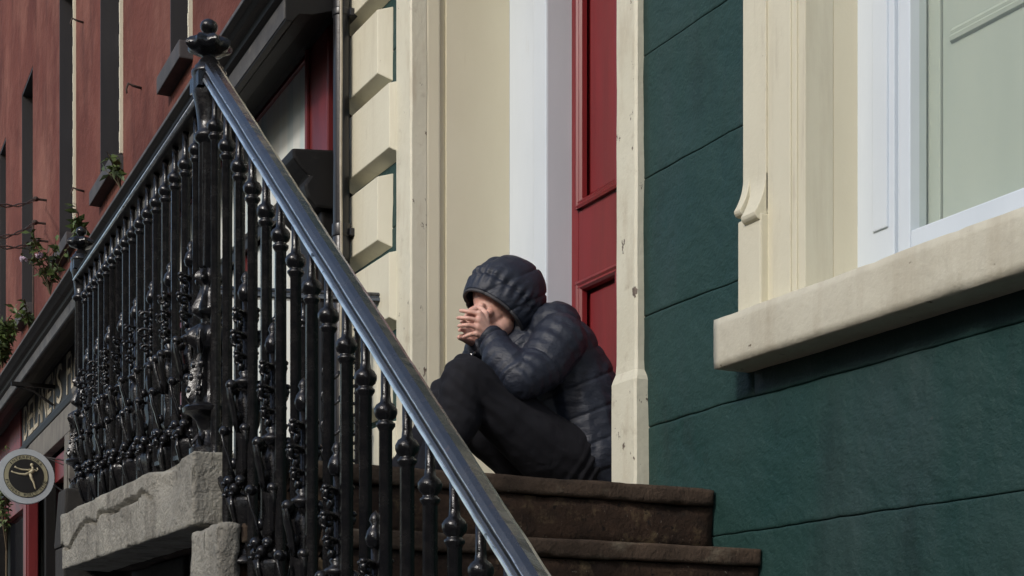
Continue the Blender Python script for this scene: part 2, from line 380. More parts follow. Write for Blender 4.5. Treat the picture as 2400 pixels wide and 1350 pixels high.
# the red door with sunk panels and bolection moulding
DL, DR = Xf2-.002, DXR-(Xf2-DXL)+.002
z_up = onY(1358, 492, Yd).z; z_lo = onY(1358, 662, Yd).z
st = onY(1356, 600, Yd).x-Xf2
xm = (DL+DR)/2
stiles = [(DL, DL+st), (xm-.07, xm+.07), (DR-st, DR)]
rails = [(LZ+.105, LZ+.30), (z_lo, z_up), (3.1, 3.2)]
door = MB().box((DL, Yd+.034, LZ+.1), (DR, Yd+.05, 3.2)).build('door', M['reddoor'], house)
for a, bb in stiles: MB().box((a, Yd, LZ+.1), (bb, Yd+.035, 3.2)).build('stile', M['reddoor'], door, bevel=.003, world=False)
pan = []
for (a, bb) in ((stiles[0][1], stiles[1][0]), (stiles[1][1], stiles[2][0])):
    for r0, r1 in rails: MB().box((a+.0005, Yd+.0015, r0), (bb-.0005, Yd+.035, r1)).build('rail', M['reddoor'], door, bevel=.003, world=False)
    for (r0, r1), (s0, s1) in zip(rails, rails[1:]):
        # mouldings round the panel
        p = [(0,0),(0,-.012),(.010,-.016),(.018,-.010),(.026,-.012),(.034,-.003),(.038,.016),(0,.033)]
        mm = MB(); x0, x1, za, zb = a, bb, r1, s0
        mm.sweep([(u, v) for u, v in p], (x0, Yd, za+.0), (x0, Yd, zb), (1,0,0), (0,1,0))
        mm.sweep([(u, v) for u, v in p], (x1, Yd, za), (x1, Yd, zb), (-1,0,0), (0,1,0))
        mm.sweep([(u, v-.0007) for u, v in p], (x0, Yd, za), (x1, Yd, za), (0,0,1), (0,1,0))
        mm.sweep([(u, v-.0007) for u, v in p], (x0, Yd, zb), (x1, Yd, zb), (0,0,-1), (0,1,0))
        mm.build('panel_moulding', M['reddoor'], door, world=False)
        MB().box((x0+.05, Yd+.022, za+.05), (x1-.05, Yd+.0345, zb-.05)).build('panel', M['reddoor'], door, bevel=.006, world=False)
MB().box((DL+.03, Yd-.01, .80), (DL+.06, Yd+.001, .84)).build('handle', M['metal'], door, world=False)
# doorstep
MB().box((DXL+.001, 2.44, LZ-.01), (DXR-.001, Yd+.05, .632)).build('doorstep', M['greystone'], house, bevel=.012)

# window with shutter behind the pane
win = MB()
Yg = onX(2010, 300, WXL).y                     # plane of the white frame
zW0 = SILLT
xo_hi = onY(1741, 300, 2.352).x; xo_lo = onY(1712, 620, 2.335).x
zc = onY(1716, 500, 2.335).z                   # height of the curled stop
def win_arch(sg, xi, xo):
    # stepped architrave above the stop; each fillet its own strip
    n = [(0, .40, 2.352), (.40, .50, 2.357), (.50, .80, 2.354), (.80, .88, 2.358), (.88, 1.0, 2.362)]
    root = None
    for q, (a, bb, y) in enumerate(n):
        x0 = xo+(xi-xo)*a; x1 = xo+(xi-xo)*bb
        o = MB().box((x0, y, zc-.03 if q == 0 else zW0-.02), (x1, 2.45, 3.0)).build('window_architrave' if root is None else 'fillet', M['cream'], house if root is None else root, bevel=.0025, world=root is None)
        root = root or o
    MB().box((xo+.002, 2.334, zW0-.02), (xo+(xi-xo)*.41, 2.45, zc-.0305)).build('base_block', M['cream'], root, bevel=.005, world=False)
    # the ogee stop: swells outward, ends in an undercut
    def stop(x0, x1, d, name, z0, h):
        pr = []
        for t in range(9):
            u = t/8; z = z0+h*(1-u); y = 2.352-d*(u**2.1); pr.append((y, z))
        rr_ = d*.55
        for t in range(1, 8):
            an_ = PI*t/8*1.15; pr.append((2.352-d+rr_-rr_*math.cos(an_), z0-rr_*math.sin(an_)))
        pr += [(2.362, z0+.02), (2.40, z0+.02), (2.40, z0+h)]
        mb = MB(); mb.sweep([(y-2.352, z) for y, z in pr], (x0, 2.352, 0), (x1, 2.352, 0), (0,1,0), (0,0,1))
        mb.build(name, M['cream'], root, bevel=.002, world=False)
    stop(xo+.001, xo+(xi-xo)*.12, .030, 'curled_stop', zc-.005, .095)
    stop(xo+(xi-xo)*.15, xo+(xi-xo)*.40, .034, 'curled_stop', zc-.03, .105)
    return root
win_arch(1, WXL, xo_hi); win_arch(-1, WXR, WXR+(WXL-xo_hi))
for sg, xi in ((1, WXL), (-1, WXR)):
    MB().box((xi-sg*.1, 2.451, zW0-.02), (xi, Yg+.1, 3.0)).build('window_reveal', M['cream_smooth'], house)
MB().box((WXL-.26, 2.36, 3.0), (WXR+.26, 2.46, 3.2)).build('window_lintel', M['cream'], house, bevel=.01)
# sill: chipped, uneven edges
def rough_block(a, bb, name, m, parent, cut=.03, amp=.006, bev=.008, fr=9, world=True, seed=0):
    me = MB().box(a, bb).mesh(name); bm = bmesh.new(); bm.from_mesh(me)
    bmesh.ops.recalc_face_normals(bm, faces=bm.faces)
    dims = [abs(bb[i]-a[i]) for i in range(3)]
    for ax in range(3):
        n = int(dims[ax]/cut)
        for q in range(1, n+1):
            co = [0,0,0]; co[ax] = min(a[ax], bb[ax])+dims[ax]*q/(n+1); no = [0,0,0]; no[ax] = 1
            bmesh.ops.bisect_plane(bm, geom=bm.verts[:]+bm.edges[:]+bm.faces[:], plane_co=co, plane_no=no)
    lo = [min(a[i], bb[i]) for i in range(3)]; hi = [max(a[i], bb[i]) for i in range(3)]
    for v in bm.verts:
        on = [(-1 if v.co[i]-lo[i] < 1e-5 else 1 if hi[i]-v.co[i] < 1e-5 else 0) for i in range(3)]
        k = sum(abs(q) for q in on); p = Vector(v.co)
        if k >= 2:                                   # arris: pulled in and chipped
            ch = bev*(.6+.4*noise.noise(p*fr+Vector((seed,0,0))))+max(0, noise.noise(p*fr*1.7+Vector((3,seed,0)))-.25)*amp*5
            for i in range(3): v.co[i] -= on[i]*ch*(.8 if k == 2 else .9)
        d = amp*noise.noise(p*fr*.8+Vector((0,0,seed)))+amp*.5*noise.noise(p*fr*3)
        for i in range(3):
            if on[i]: v.co[i] += on[i]*d*.6
    bm.to_mesh(me); bm.free(); return obj(name, me, M[m], parent, True, world)
sl_x0 = -3.262
rough_block((sl_x0, 2.293, SILLB), (WXR+.3, Yg-.02, SILLT), 'window_sill', 'sill', house, .026, .0028, .0045, 7)
# sash
Xs1 = onY(2096, 400, Yg).x; Xs2 = onY(2112, 400, Yg+.004).x; Xs3 = onY(2137, 400, Yg+.002).x
wf = MB().box((WXL-.05, Yg, zW0-.02), (Xs1, Yg+.08, 3.0)).build('window_frame', M['white'], house, bevel=.003)
MB().box((Xs1+.0005, Yg+.012, zW0-.02), (Xs2, Yg+.08, 3.0)).build('frame_groove', M['white'], wf, world=False)
MB().box((WXL+.06, Yg-.006, zW0+.165), (Xs1-.02, Yg+.0005, 2.9)).build('frame_panel', M['white'], wf, bevel=.003, world=False)
MB().box((Xs2+.0005, Yg-.004, zW0-.02), (Xs3, Yg+.05, 3.0)).build('sash_stile', M['white'], wf, bevel=.004, world=False)
MB().box((Xs3+.0005, Yg-.002, zW0-.02), (WXR-.05, Yg+.05, onY(2141, 538, Yg).z)).build('sash_bottom_rail', M['white'], wf, bevel=.004, world=False)
MB().box((WXR-.17, Yg, zW0-.02), (WXR+.05, Yg+.08, 3.0)).build('sash_stile', M['white'], wf, bevel=.004, world=False)
sh = MB().box((Xs3-.032, Yg+.060, zW0+.035), (onY(2203, 200, Yg+.06).x, Yg+.08, 3.0)).build('shutter_leaf', M['shutter'], house, bevel=.004)
xs = onY(2209, 200, Yg+.06).x
MB().box((xs, Yg+.060, zW0+.035), (xs+.5, Yg+.08, 3.0)).build('shutter_leaf', M['shutter'], house, bevel=.004)
zp = onY(2240, 92, Yg+.05).z
pm = [(0,0),(.004,-.008),(.014,-.010),(.020,-.004),(.028,-.006),(.036,0)]
mm = MB(); x0 = onY(2232, 80, Yg+.06).x
mm.sweep(pm, (x0, Yg+.0595, zp), (x0+.34, Yg+.0595, zp), (0,0,1), (0,1,0))
mm.build('shutter_moulding', M['shutter'], house)
gl = bpy.data.materials.new('clear_window_glass'); gl.use_nodes = True
N = gl.node_tree.nodes; L = gl.node_tree.links
tr = N.new('ShaderNodeBsdfTransparent'); tr.inputs[0].default_value = (.94,.955,.93,1); gs = N.new('ShaderNodeBsdfGlossy'); gs.inputs['Roughness'].default_value = .03
mx = N.new('ShaderNodeMixShader'); fr = N.new('ShaderNodeFresnel'); fr.inputs[0].default_value = 1.45
mx.inputs[0].default_value = .05; L.new(tr.outputs[0], mx.inputs[1]); L.new(gs.outputs[0], mx.inputs[2])
L.new(mx.outputs[0], N['Material Output'].inputs[0])
MB().box((Xs3+.002, Yg+.024, zW0+.02), (WXR-.16, Yg+.028, 3.0)).build('window_pane', gl, wf, world=False)

# ------------------------------------------------------------------ unseen houses across the street, added to darken the iron's reflections
for k, (x0, x1, h) in enumerate(((-9.5, -2.5, 4.4), (-2.48, 5, 5.0), (5.02, 14, 4.6))):
    oh = thing('added_opposite_house', ('unseen low grey terraced house across the street facing the shops', 'unseen tall grey terraced house across the street facing the steps', 'unseen wide grey terraced house across the street facing the green wall')[k], 'house', ((x0+x1)/2, -8, GZ), 'added terrace across the street')
    MB().box((x0, -14, GZ+.005), (x1, -8, h)).build('wall', M['terrace'], oh)
    MB().hexa([(x0,-14.2,h),(x1,-14.2,h),(x1,-7.8,h),(x0,-7.8,h),(x0,-11.3,h+1.6),(x1,-11.3,h+1.6),(x1,-10.7,h+1.6),(x0,-10.7,h+1.6)]).build('roof', M['slate'], oh)
    nw = 3; 
    for i in range(nw):
        for z in (-.6, 2.6):
            xc = x0+(x1-x0)*(i+.5)/nw
            wq = MB().box((xc-.5, -8.0, z), (xc+.5, -7.97, z+1.8)).build('window', M['glassdark'], oh)
            MB().box((xc-.6, -7.98, z-.12), (xc+.6, -7.85, z)).build('sill', M['greystone'], wq, world=False)

# ------------------------------------------------------------------ steps and landing
P2 = onT(191, 1150, 2.47*2.4)
steps = thing('stone_steps', 'worn dark stone steps rising along the green wall to the door landing', 'steps', (-3.4, 1.7, GZ))
TR, RS = .207, .181
nst = int((LZ-GZ-.13)/RS)
Xn0 = -3.392
def step_no(i, m='step'):
    # block i: nosing at Xn0+i*TR, top at LZ-i*RS
    xn = Xn0+i*TR; zt = LZ-i*RS
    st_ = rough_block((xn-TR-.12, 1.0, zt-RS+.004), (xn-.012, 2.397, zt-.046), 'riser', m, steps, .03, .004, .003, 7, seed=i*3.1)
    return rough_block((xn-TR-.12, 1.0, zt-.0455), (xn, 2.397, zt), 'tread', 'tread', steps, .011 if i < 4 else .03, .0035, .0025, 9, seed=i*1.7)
for i in range(1, nst+1): step_no(i)
# outer ends of the steps: paler limestone string blocks
for i in range(1, 6):
    xn = Xn0+i*TR; zt = LZ-i*RS
    rough_block((xn-TR-.02, .948, zt-RS-.05), (xn+.004, .9985, zt-.004), 'string_block', 'plinth', steps, .012, .009, .006, 11, seed=20+i)
# landing: a thick limestone kerb and the stone floor behind it
kerb = rough_block((-4.885, .948, .362), (Xn0, 1.10, LZ), 'landing_kerb', 'plinth', steps, .0064, .0055, .004, 8, seed=5)
ck = [onY(x_, y_, .948) for x_, y_ in ((143,1292),(148,1276),(155,1288),(164,1280),(173,1262),(182,1249),(194,1232),(205,1220),(216,1222),(227,1227),(231,1210),(236,1200),(252,1201),(267,1197),(280,1190),(291,1181),(308,1172),(322,1168),(332,1153),(343,1158),(353,1166))]
for v in kerb.data.vertices:
    if v.co.y < .975:
        best = 9; zl_ = None
        for p_, q_ in zip(ck, ck[1:]):
            dx_, dz_ = q_.x-p_.x, q_.z-p_.z; t_ = max(0, min(1, ((v.co.x-p_.x)*dx_+(v.co.z-p_.z)*dz_)/(dx_*dx_+dz_*dz_)))
            d_ = math.hypot(v.co.x-p_.x-dx_*t_, v.co.z-p_.z-dz_*t_)
            if d_ < best: best = d_; zl_ = p_.z+dz_*t_
        if best < .0043+.002*noise.noise(v.co*30): v.co.y += .022
        elif v.co.x < -3.75 and v.co.z > zl_: v.co.y -= .004
        # spalled hollow towards the corner
        hx_ = math.exp(-((v.co.x+3.62)/.11)**2-((v.co.z-.50)/.06)**2); v.co.y += .022*hx_; v.co.z -= .018*hx_
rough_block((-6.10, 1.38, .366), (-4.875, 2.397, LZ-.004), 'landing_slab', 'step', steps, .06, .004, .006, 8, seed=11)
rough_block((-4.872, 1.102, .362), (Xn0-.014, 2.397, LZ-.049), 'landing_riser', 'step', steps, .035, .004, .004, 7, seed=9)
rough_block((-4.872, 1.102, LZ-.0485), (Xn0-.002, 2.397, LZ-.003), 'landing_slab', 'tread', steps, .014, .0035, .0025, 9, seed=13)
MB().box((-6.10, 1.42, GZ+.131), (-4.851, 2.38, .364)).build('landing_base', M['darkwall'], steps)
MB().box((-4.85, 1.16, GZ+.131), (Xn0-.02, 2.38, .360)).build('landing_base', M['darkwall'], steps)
MB().box((P2.x-.085, P2.y-.085, GZ+.131), (P2.x+.085, 1.379, LZ-.003)).build('post_pier', M['darkwall'], steps, bevel=.008)
MB().box((P2.x+.086, P2.y-.06, LZ-.06), (-4.873, 1.379, LZ-.004)).build('landing_edge', M['darkwall'], steps, bevel=.006)
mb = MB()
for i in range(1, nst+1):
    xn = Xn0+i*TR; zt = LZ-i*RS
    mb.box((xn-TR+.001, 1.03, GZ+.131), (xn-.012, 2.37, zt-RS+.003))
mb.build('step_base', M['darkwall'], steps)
# joints of the wall under the kerb
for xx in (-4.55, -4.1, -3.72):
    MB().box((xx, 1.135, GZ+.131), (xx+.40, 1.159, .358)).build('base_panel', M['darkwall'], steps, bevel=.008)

# ------------------------------------------------------------------ cast-iron railings
RAILP = [(-.014,-.030),(-.024,-.028),(-.030,-.021),(-.0305,-.008),(-.027,-.003),(-.022,-.001),(-.022,.003),(-.027,.005),(-.0285,.013),(-.022,.022),(-.010,.028),
         (.010,.028),(.022,.022),(.0285,.013),(.027,.005),(.022,.003),(.022,-.001),(.027,-.003),(.0305,-.008),(.030,-.021),(.024,-.028),(.014,-.030)]
def handrail(a, b, parent, mk='handrail'):
    a, b = Vector(a), Vector(b); d = (b-a).normalized(); sd = Vector((0,0,1)).cross(d).normalized()*1; up = d.cross(sd)
    if up.z < 0: up = -up
    n = max(2, int((b-a).length/.02)); vs = []; fs = []; m = len(RAILP)
    for i in range(n+1):
        p = a+(b-a)*i/n
        for j, (s_, u_) in enumerate(RAILP):
            s_ *= .76; u_ *= .76
            q = p+sd*s_+up*u_; k = 1+.03*noise.noise(q*25)+.02*noise.noise(q*70)
            q = p+(sd*s_+up*u_)*k; q += up*.0012*noise.noise(p*6); vs.append(q)
    for i in range(n):
        for j in range(m): fs.append((i*m+j, i*m+(j+1) % m, (i+1)*m+(j+1) % m, (i+1)*m+j))
    fs += [tuple(range(m-1, -1, -1)), tuple(n*m+j for j in range(m))]
    return MB().add(vs, fs).build('handrail', M[mk], parent)
def baluster(p, L, parent):
    """p: point under the handrail; L: length down to the stone"""
    pr = [(.016,-L),(.016,-L+.012),(.010,-L+.03),(.0118,-L+.05),(.0112,-.112),(.013,-.109),(.0170,-.103),(.0170,-.099),(.0125,-.096),(.0125,-.093),
          (.0180,-.088),(.0205,-.081),(.0205,-.074),(.0165,-.067),(.010,-.062),(.0085,-.05),(.0085,.004)]
    n = 12; mb = MB(); mb.lathe(pr[:4], n=n)
    mb = MB().lathe([(r, z, .10 if i in (3, 4) else 0) for i, (r, z) in enumerate(pr)], n=n, lobes=6, amp=0)
    o = mb.build('baluster', M['iron'], parent, smooth=True, world=False)
    o.location = Vector(p)-Vector(parent.location); o.rotation_euler.z = random.uniform(-.3, .3)
    return o
def spiral(c, r0, turns, a0, sgn, ax, n=12):
    pts = []
    for i in range(n+1):
        t = i/n; r = r0*(1-.75*t); a = a0+sgn*turns*2*PI*t
        pts.append(Vector(c)+ax*(r*math.cos(a))+Vector((0,0,1))*(r*math.sin(a)))
    return pts
def make_ornament():
    mb = MB()
    mb.tube([(0,0,-.30),(0,0,-.92)], .0062, 6)
    mb.lathe([(.004,-.352),(.012,-.345),(.015,-.332),(.012,-.318),(.006,-.308),(.009,-.300),(.006,-.290),(.001,-.283)], n=8)
    for zc_, r0 in ((-.385, .017), (-.435, .020), (-.478, .015)):
        for k in range(4):
            ax = Vector((math.cos(k*PI/2+.2), math.sin(k*PI/2+.2), 0))
            pts = spiral(ax*r0*.95+Vector((0,0,zc_)), r0*.85, .95, PI*.9, -1, ax, 9)
            mb.tube(pts, [.0052-.00012*i for i in range(len(pts))], 5)
            mb.ell(ax*(r0*.8)+Vector((0,0,zc_-.016)), (.0055,.0055,.010), n=6, m=5)
            mb.ell(ax*(r0*1.5)+Vector((0,0,zc_+.012)), (.0055,.0055,.006), n=6, m=5)
    mb.lathe([(.006,-.545),(.010,-.540),(.019,-.532),(.021,-.526),(.016,-.520),(.009,-.515),(.013,-.508),(.008,-.500),(.004,-.492)], n=10)
    # two tiers of curled straps
    for (za, zb, ra, rb, wd) in ((-.535, -.635, .020, .034, .011), (-.630, -.735, .022, .036, .012)):
        for k in range(4):
            a = k*PI/2+(.15 if za > -.6 else .93); ax = Vector((math.cos(a), math.sin(a), 0)); sd = Vector((-ax.y, ax.x, 0))
            prof = [(.45*rb, zb), (.62*rb, zb+.02), (.75*rb, zb+.045), (.92*rb, zb+.066), (1.02*rb, za-.012), (.95*rb, za), (.75*rb, za+.005), (.6*rb, za-.006)]
            vs = []; fs = []
            for r, z in prof:
                ww = wd*(.7+.3*math.sin(PI*(z-zb)/(za-zb+1e-6)))
                for s1, s2 in ((-1, 0), (1, 0), (1, .006), (-1, .006)): vs.append(ax*(r+s2)+sd*s1*ww*.5+Vector((0,0,z)))
            for i in range(len(prof)-1):
                for q in range(4): fs.append((i*4+q, i*4+(q+1) % 4, (i+1)*4+(q+1) % 4, (i+1)*4+q))
            fs += [(3,2,1,0), tuple(len(prof)*4-4+q for q in range(4))]
            mb.add(vs, fs)
            mb.ell(ax*(rb*.98)+Vector((0,0,za-.004)), (.010,.010,.012), n=8, m=6)
            mb.ell(ax*(rb*.55)+Vector((0,0,zb+.03)), (.007,.007,.013), n=6, m=5)
    mb.lathe([(.010,-.74),(.018,-.72),(.012,-.68),(.016,-.65),(.010,-.60),(.014,-.57),(.008,-.54)], n=8, lobes=4, amp=.2)
    rnd = random.Random(3)
    for k in range(14):
        a = 2*PI*k/7+(.45 if k > 6 else 0); z = -.742 if k < 7 else -.765; r = .030 if k < 7 else .027
        mb.ell((r*math.cos(a), r*math.sin(a), z+rnd.uniform(-.004, .004)), (.0105,.0105,.013), n=7, m=5)
        mb.ell((r*1.28*math.cos(a), r*1.28*math.sin(a), z-.010), (.0055,.0055,.006), n=6, m=4)
    mb.lathe([(.007,-.875),(.010,-.865),(.015,-.848),(.021,-.815),(.026,-.788),(.020,-.765)], n=16, lobes=4, amp=.22)
    for k in range(4):
        a = k*PI/2; ax = Vector((math.cos(a), math.sin(a), 0))
        mb.tube([ax*.027+Vector((0,0,-.77)), ax*.029+Vector((0,0,-.80)), ax*.022+Vector((0,0,-.835)), ax*.012+Vector((0,0,-.868))], [.004,.005,.004,.003], 5)
    mb.lathe([(.028,-.925),(.028,-.918),(.018,-.905),(.010,-.89),(.007,-.87)], n=10)
    me = mb.mesh('ornament')
    bm = bmesh.new(); bm.from_mesh(me); bmesh.ops.recalc_face_normals(bm, faces=bm.faces); bm.to_mesh(me); bm.free()
    me.materials.append(M['iron']); me.polygons.foreach_set('use_smooth', [True]*len(me.polygons)); return me
ORN = make_ornament()
def ornament(p, parent, rz=0, sc=1):
    o = bpy.data.objects.new('ornament', ORN); C.objects.link(o); o.parent = parent
    o.location = Vector(p)-Vector(parent.location); o.rotation_euler.z = rz; o.scale = (1.3, 1.3, sc); return o
YR = 1.015
flight = thing('stair_railing', 'black iron railing with ornate balusters sloping down beside the steps', 'railing', (-2.6, YR, LZ-.6))
# axis of the handrail
ra = onY(488, 152, YR); rb = onY(1250, 1350, YR)
sl_ = (rb.z-ra.z)/(rb.x-ra.x)
def rz(x): return ra.z+sl_*(x-ra.x)-.004
handrail((ra.x-.0, YR, rz(ra.x)), (-1.20, YR, rz(-1.20)), flight)
def highlight_strip(a, b, parent, s0, u0, u1, name='handrail_highlight'):  # thin pale strip laid on the rail as its painted highlight
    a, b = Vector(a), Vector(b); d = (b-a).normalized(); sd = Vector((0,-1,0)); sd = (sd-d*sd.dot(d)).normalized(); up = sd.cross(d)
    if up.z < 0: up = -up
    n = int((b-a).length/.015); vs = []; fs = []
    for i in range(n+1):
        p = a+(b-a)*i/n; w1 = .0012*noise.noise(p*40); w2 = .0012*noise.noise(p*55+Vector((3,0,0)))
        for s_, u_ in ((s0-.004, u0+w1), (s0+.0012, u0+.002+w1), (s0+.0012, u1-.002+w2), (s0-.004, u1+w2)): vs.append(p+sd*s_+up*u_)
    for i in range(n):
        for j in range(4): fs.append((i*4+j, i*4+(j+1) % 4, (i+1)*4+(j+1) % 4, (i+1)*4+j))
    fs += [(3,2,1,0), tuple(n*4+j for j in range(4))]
    return MB().add(vs, fs).build(name, M['highlight'], parent)
highlight_strip((ra.x+.05, YR, rz(ra.x+.05)), (-1.20, YR, rz(-1.20)), flight, .0236, -.0165, -.0075)
highlight_strip((ra.x+.05, YR, rz(ra.x+.05)), (-1.20, YR, rz(-1.20)), flight, .0212, .0055, .0095)
def tread_top(x):
    i = math.ceil((x-Xn0)/TR-1e-6); return LZ-max(0, i)*RS
x = -3.435; i = 0; dxb = .0925
while x < -1.25:
    pz = rz(x)-.030/math.cos(math.atan(sl_))
    baluster((x, YR, pz+.004), pz-tread_top(x)+.03, flight)
    if i % 2 == 0 and i > 0:
        ornament((x+dxb*.5, YR, rz(x+dxb*.5)-.034), flight, .3)
    x += dxb; i += 1
MB().tube([(-3.40, YR, rz(-3.40)-.905), (-1.25, YR, rz(-1.25)-.905)], .009, 6).build('bottom_bar', M['iron'], flight)
# posts
P1 = onY(490, 1051, YR); P1.z = LZ-.002
def post_mesh():
    m_ = .001004
    pf = [(1050,40),(1046,46),(1030,46),(1024,38),(1012,34),(1000,26),(985,24),(965,30),(952,44),(946,60),(936,62),(930,56),(926,46),(915,48,.18),(890,43,.2),(860,38,.2),
          (830,34,.2),(800,31,.15),(793,38),(786,44,.12),(772,47,.16),(756,44,.16),(742,32),(734,18),(726,19),(719,30),(712,37,.10),(700,36,.14),(680,27,.14),(660,21,.1),(648,19),(642,24,.2),
          (630,28,.25),(618,26,.2),(608,19),(604,23,.09),(318,23,.09),(312,26),(308,31),(302,35),(296,35),(290,30),(284,26),(262,27),(232,31),(208,36),(197,39),(190,38),(160,38),(154,41),(146,41),(140,34),
          (134,33),(127,26),(119,22),(112,15),(107,17),(101,34),(95,46,.08),(87,50,.13),(79,48,.16),(70,40,.16),(63,27,.08),(59,14),(57,10),(53,13),(48,18),(42,20.5),(36,20.5),(30,18),(25,12),(21,5),(20,1)]
    mb = MB().lathe([(p[1]*m_, (1050-p[0])*m_, p[2] if len(p) > 2 else 0) for p in pf], n=32, lobes=8, amp=0)
    # square block where the rails meet, acanthus leaves round the foot
    mb.box((-.036,-.036,(1050-192)*m_), (.036,.036,(1050-158)*m_))
    for k in range(8):
        a = 2*PI*k/8; ax = Vector((math.cos(a), math.sin(a), 0))
        pts = [ax*.030+Vector((0,0,.245)), ax*.033+Vector((0,0,.205)), ax*.040+Vector((0,0,.165)), ax*.052+Vector((0,0,.135)), ax*.058+Vector((0,0,.145))]
        mb.tube(pts, [.004,.007,.008,.007,.004], 5)
        pts = [ax*.020+Vector((0,0,.06)), ax*.030+Vector((0,0,.045)), ax*.044+Vector((0,0,.03)), ax*.047+Vector((0,0,.045))]
        mb.tube(pts, [.004,.006,.006,.004], 5)
        for q in range(3): mb.ell(ax*(.036+.006*q)+Vector((0,0,.215-.03*q)), (.008,.008,.011), n=6, m=5)
    for k in range(4):
        a = PI/4+k*PI/2; ax = Vector((math.cos(a), math.sin(a), 0))
        mb.ell(ax*.030+Vector((0,0,.418)), (.007,.007,.009), n=6, m=5)
        mb.tube([ax*.046+Vector((0,0,.29)), ax*.050+Vector((0,0,.265)), ax*.045+Vector((0,0,.24)), ax*.036+Vector((0,0,.25))], [.005,.006,.005,.003], 5)
    me = mb.mesh('newel_post'); bm = bmesh.new(); bm.from_mesh(me); bmesh.ops.recalc_face_normals(bm, faces=bm.faces); bm.to_mesh(me); bm.free()
    me.materials.append(M['iron']); return me
PM = post_mesh()
for (P, lab) in ((P1, 'black iron newel post with ball finial on the pale stone landing corner'), (P2, 'black iron newel post with ball finial at the shop end of the landing')):
    o = obj('newel_post', PM, None, smooth=True); o.location = P; tag(o, lab, 'post')
    o.modifiers.new('edges', 'EDGE_SPLIT').split_angle = math.radians(50)
MB().hexa([(P2.x-.09,P2.y-.09,LZ-.002),(P2.x+.09,P2.y-.09,LZ-.002),(P2.x+.09,P2.y+.09,LZ-.002),(P2.x-.09,P2.y+.09,LZ-.002),
           (P2.x-.075,P2.y-.075,P2.z-.001),(P2.x+.075,P2.y-.075,P2.z-.001),(P2.x+.075,P2.y+.075,P2.z-.001),(P2.x-.075,P2.y+.075,P2.z-.001)]).build('post_pedestal', M['darkwall'], steps, bevel=.01)
landing = thing('landing_railing', 'black iron railing with close-set ornate balusters along the stone landing edge', 'railing', (P1+P2)/2)
HR = .868
a0 = P1+Vector((0,0,HR)); b0 = P2+Vector((0,0,HR-.02))
handrail(a0, b0, landing, 'satin')
MB().tube([a0+Vector((0,-.030,-.026)), b0+Vector((0,-.030,-.026))], .0045, 8).build('handrail_highlight_bead', M['highlight'], landing, smooth=True)  # pale bead painted in as the rail's lit lower edge
NB = 17
for i in range(1, NB):
    # match the even spacing along the rail
    t = i/NB; p = a0.lerp(b0, t); base = P1.lerp(P2, t)
    baluster((p.x, p.y, p.z-.028), p.z-.028-LZ+.004, landing)
for i in range(1, NB, 2):
    t = (i+.5)/NB; p = a0.lerp(b0, t)
    ornament((p.x, p.y, p.z-.03), landing, .2*i)
pa, pb = P1.lerp(P2, .02), P1.lerp(P2, .985)
MB().tube([pa+Vector((0,0,.02)), pb+Vector((0,0,.02))], .011, 6).build('bottom_bar', M['iron'], landing)
# return railing to the house wall
E = Vector((-5.66, 2.37, 0)); zr = onX(905, 706, -5.7).z
ret = thing('return_railing', 'black iron scroll railing between the far landing post and the cream quoins', 'railing', (P2.x, P2.y, LZ))
A_ = Vector((P2.x, P2.y, zr)); B_ = Vector((E.x, E.y, zr))
handrail(A_, B_, ret)
MB().tube([A_-Vector((0,0,.80)), B_-Vector((0,0,.80))], .009, 6).build('bottom_bar', M['iron'], ret)
for i in range(1, 11):
    p = A_.lerp(B_, i/11)
    baluster((p.x, p.y, p.z-.028), p.z-.028-LZ+.004, ret)
d_ = (B_-A_).normalized()
for i in range(10):
    p = A_.lerp(B_, (i+.95)/11)
    mb = MB()
    for zz, r in ((-.30,.04), (-.40,.045), (-.52,.048), (-.63,.045), (-.73,.04)):
        mb.tube(spiral(p+Vector((0,0,zz)), r, 1.1, .5*PI*(i % 2), 1 if i % 2 else -1, d_, 14), .007, 6)
    mb.build('scroll', M['iron'], ret, smooth=True)

# ------------------------------------------------------------------ the red shop row
shop = thing('red_shop_building', 'weathered red plastered building with dark window openings over black shopfronts', 'building', (RA.x, RA.y, GZ))
def rbox(mb, s0, s1, o0, o1, z0, z1):
    return mb.hexa([red(s0,o0,z0), red(s1,o0,z0), red(s1,o1,z0), red(s0,o1,z0), red(s0,o0,z1), red(s1,o0,z1), red(s1,o1,z1), red(s0,o1,z1)])
def rb(name, m, s0, s1, o0, o1, z0, z1, parent=None, bevel=0):
    return rbox(MB(), s0, s1, o0, o1, z0, z1).build(name, M[m], parent or shop, bevel=bevel, world=(parent is None))
WZ0, WZ1 = 3.88, 6.30
openings = []
for xa, xb in ((400, 449), (236, 287), (140, 177), (52, 77), (0, 14)):
    s1 = redpx(xa, 400)[0]; s0 = redpx(xb, 400)[0]
    openings.append((s0, max(s1, s0+.55)))
cur = .02; SEND = 22
segs = []
for s0, s1 in openings: segs.append((cur, s0)); cur = s1
segs.append((cur, SEND))
wallmb = MB()
for s0, s1 in segs: rbox(wallmb, s0, s1, 0, -.4, 2.6, 8.6)
for s0, s1 in openings: rbox(wallmb, s0, s1, 0, -.4, 2.6, WZ0-.02); rbox(wallmb, s0, s1, 0, -.4, WZ1, 8.6)
wallmb.build('upper_wall', M['redwall'], shop)
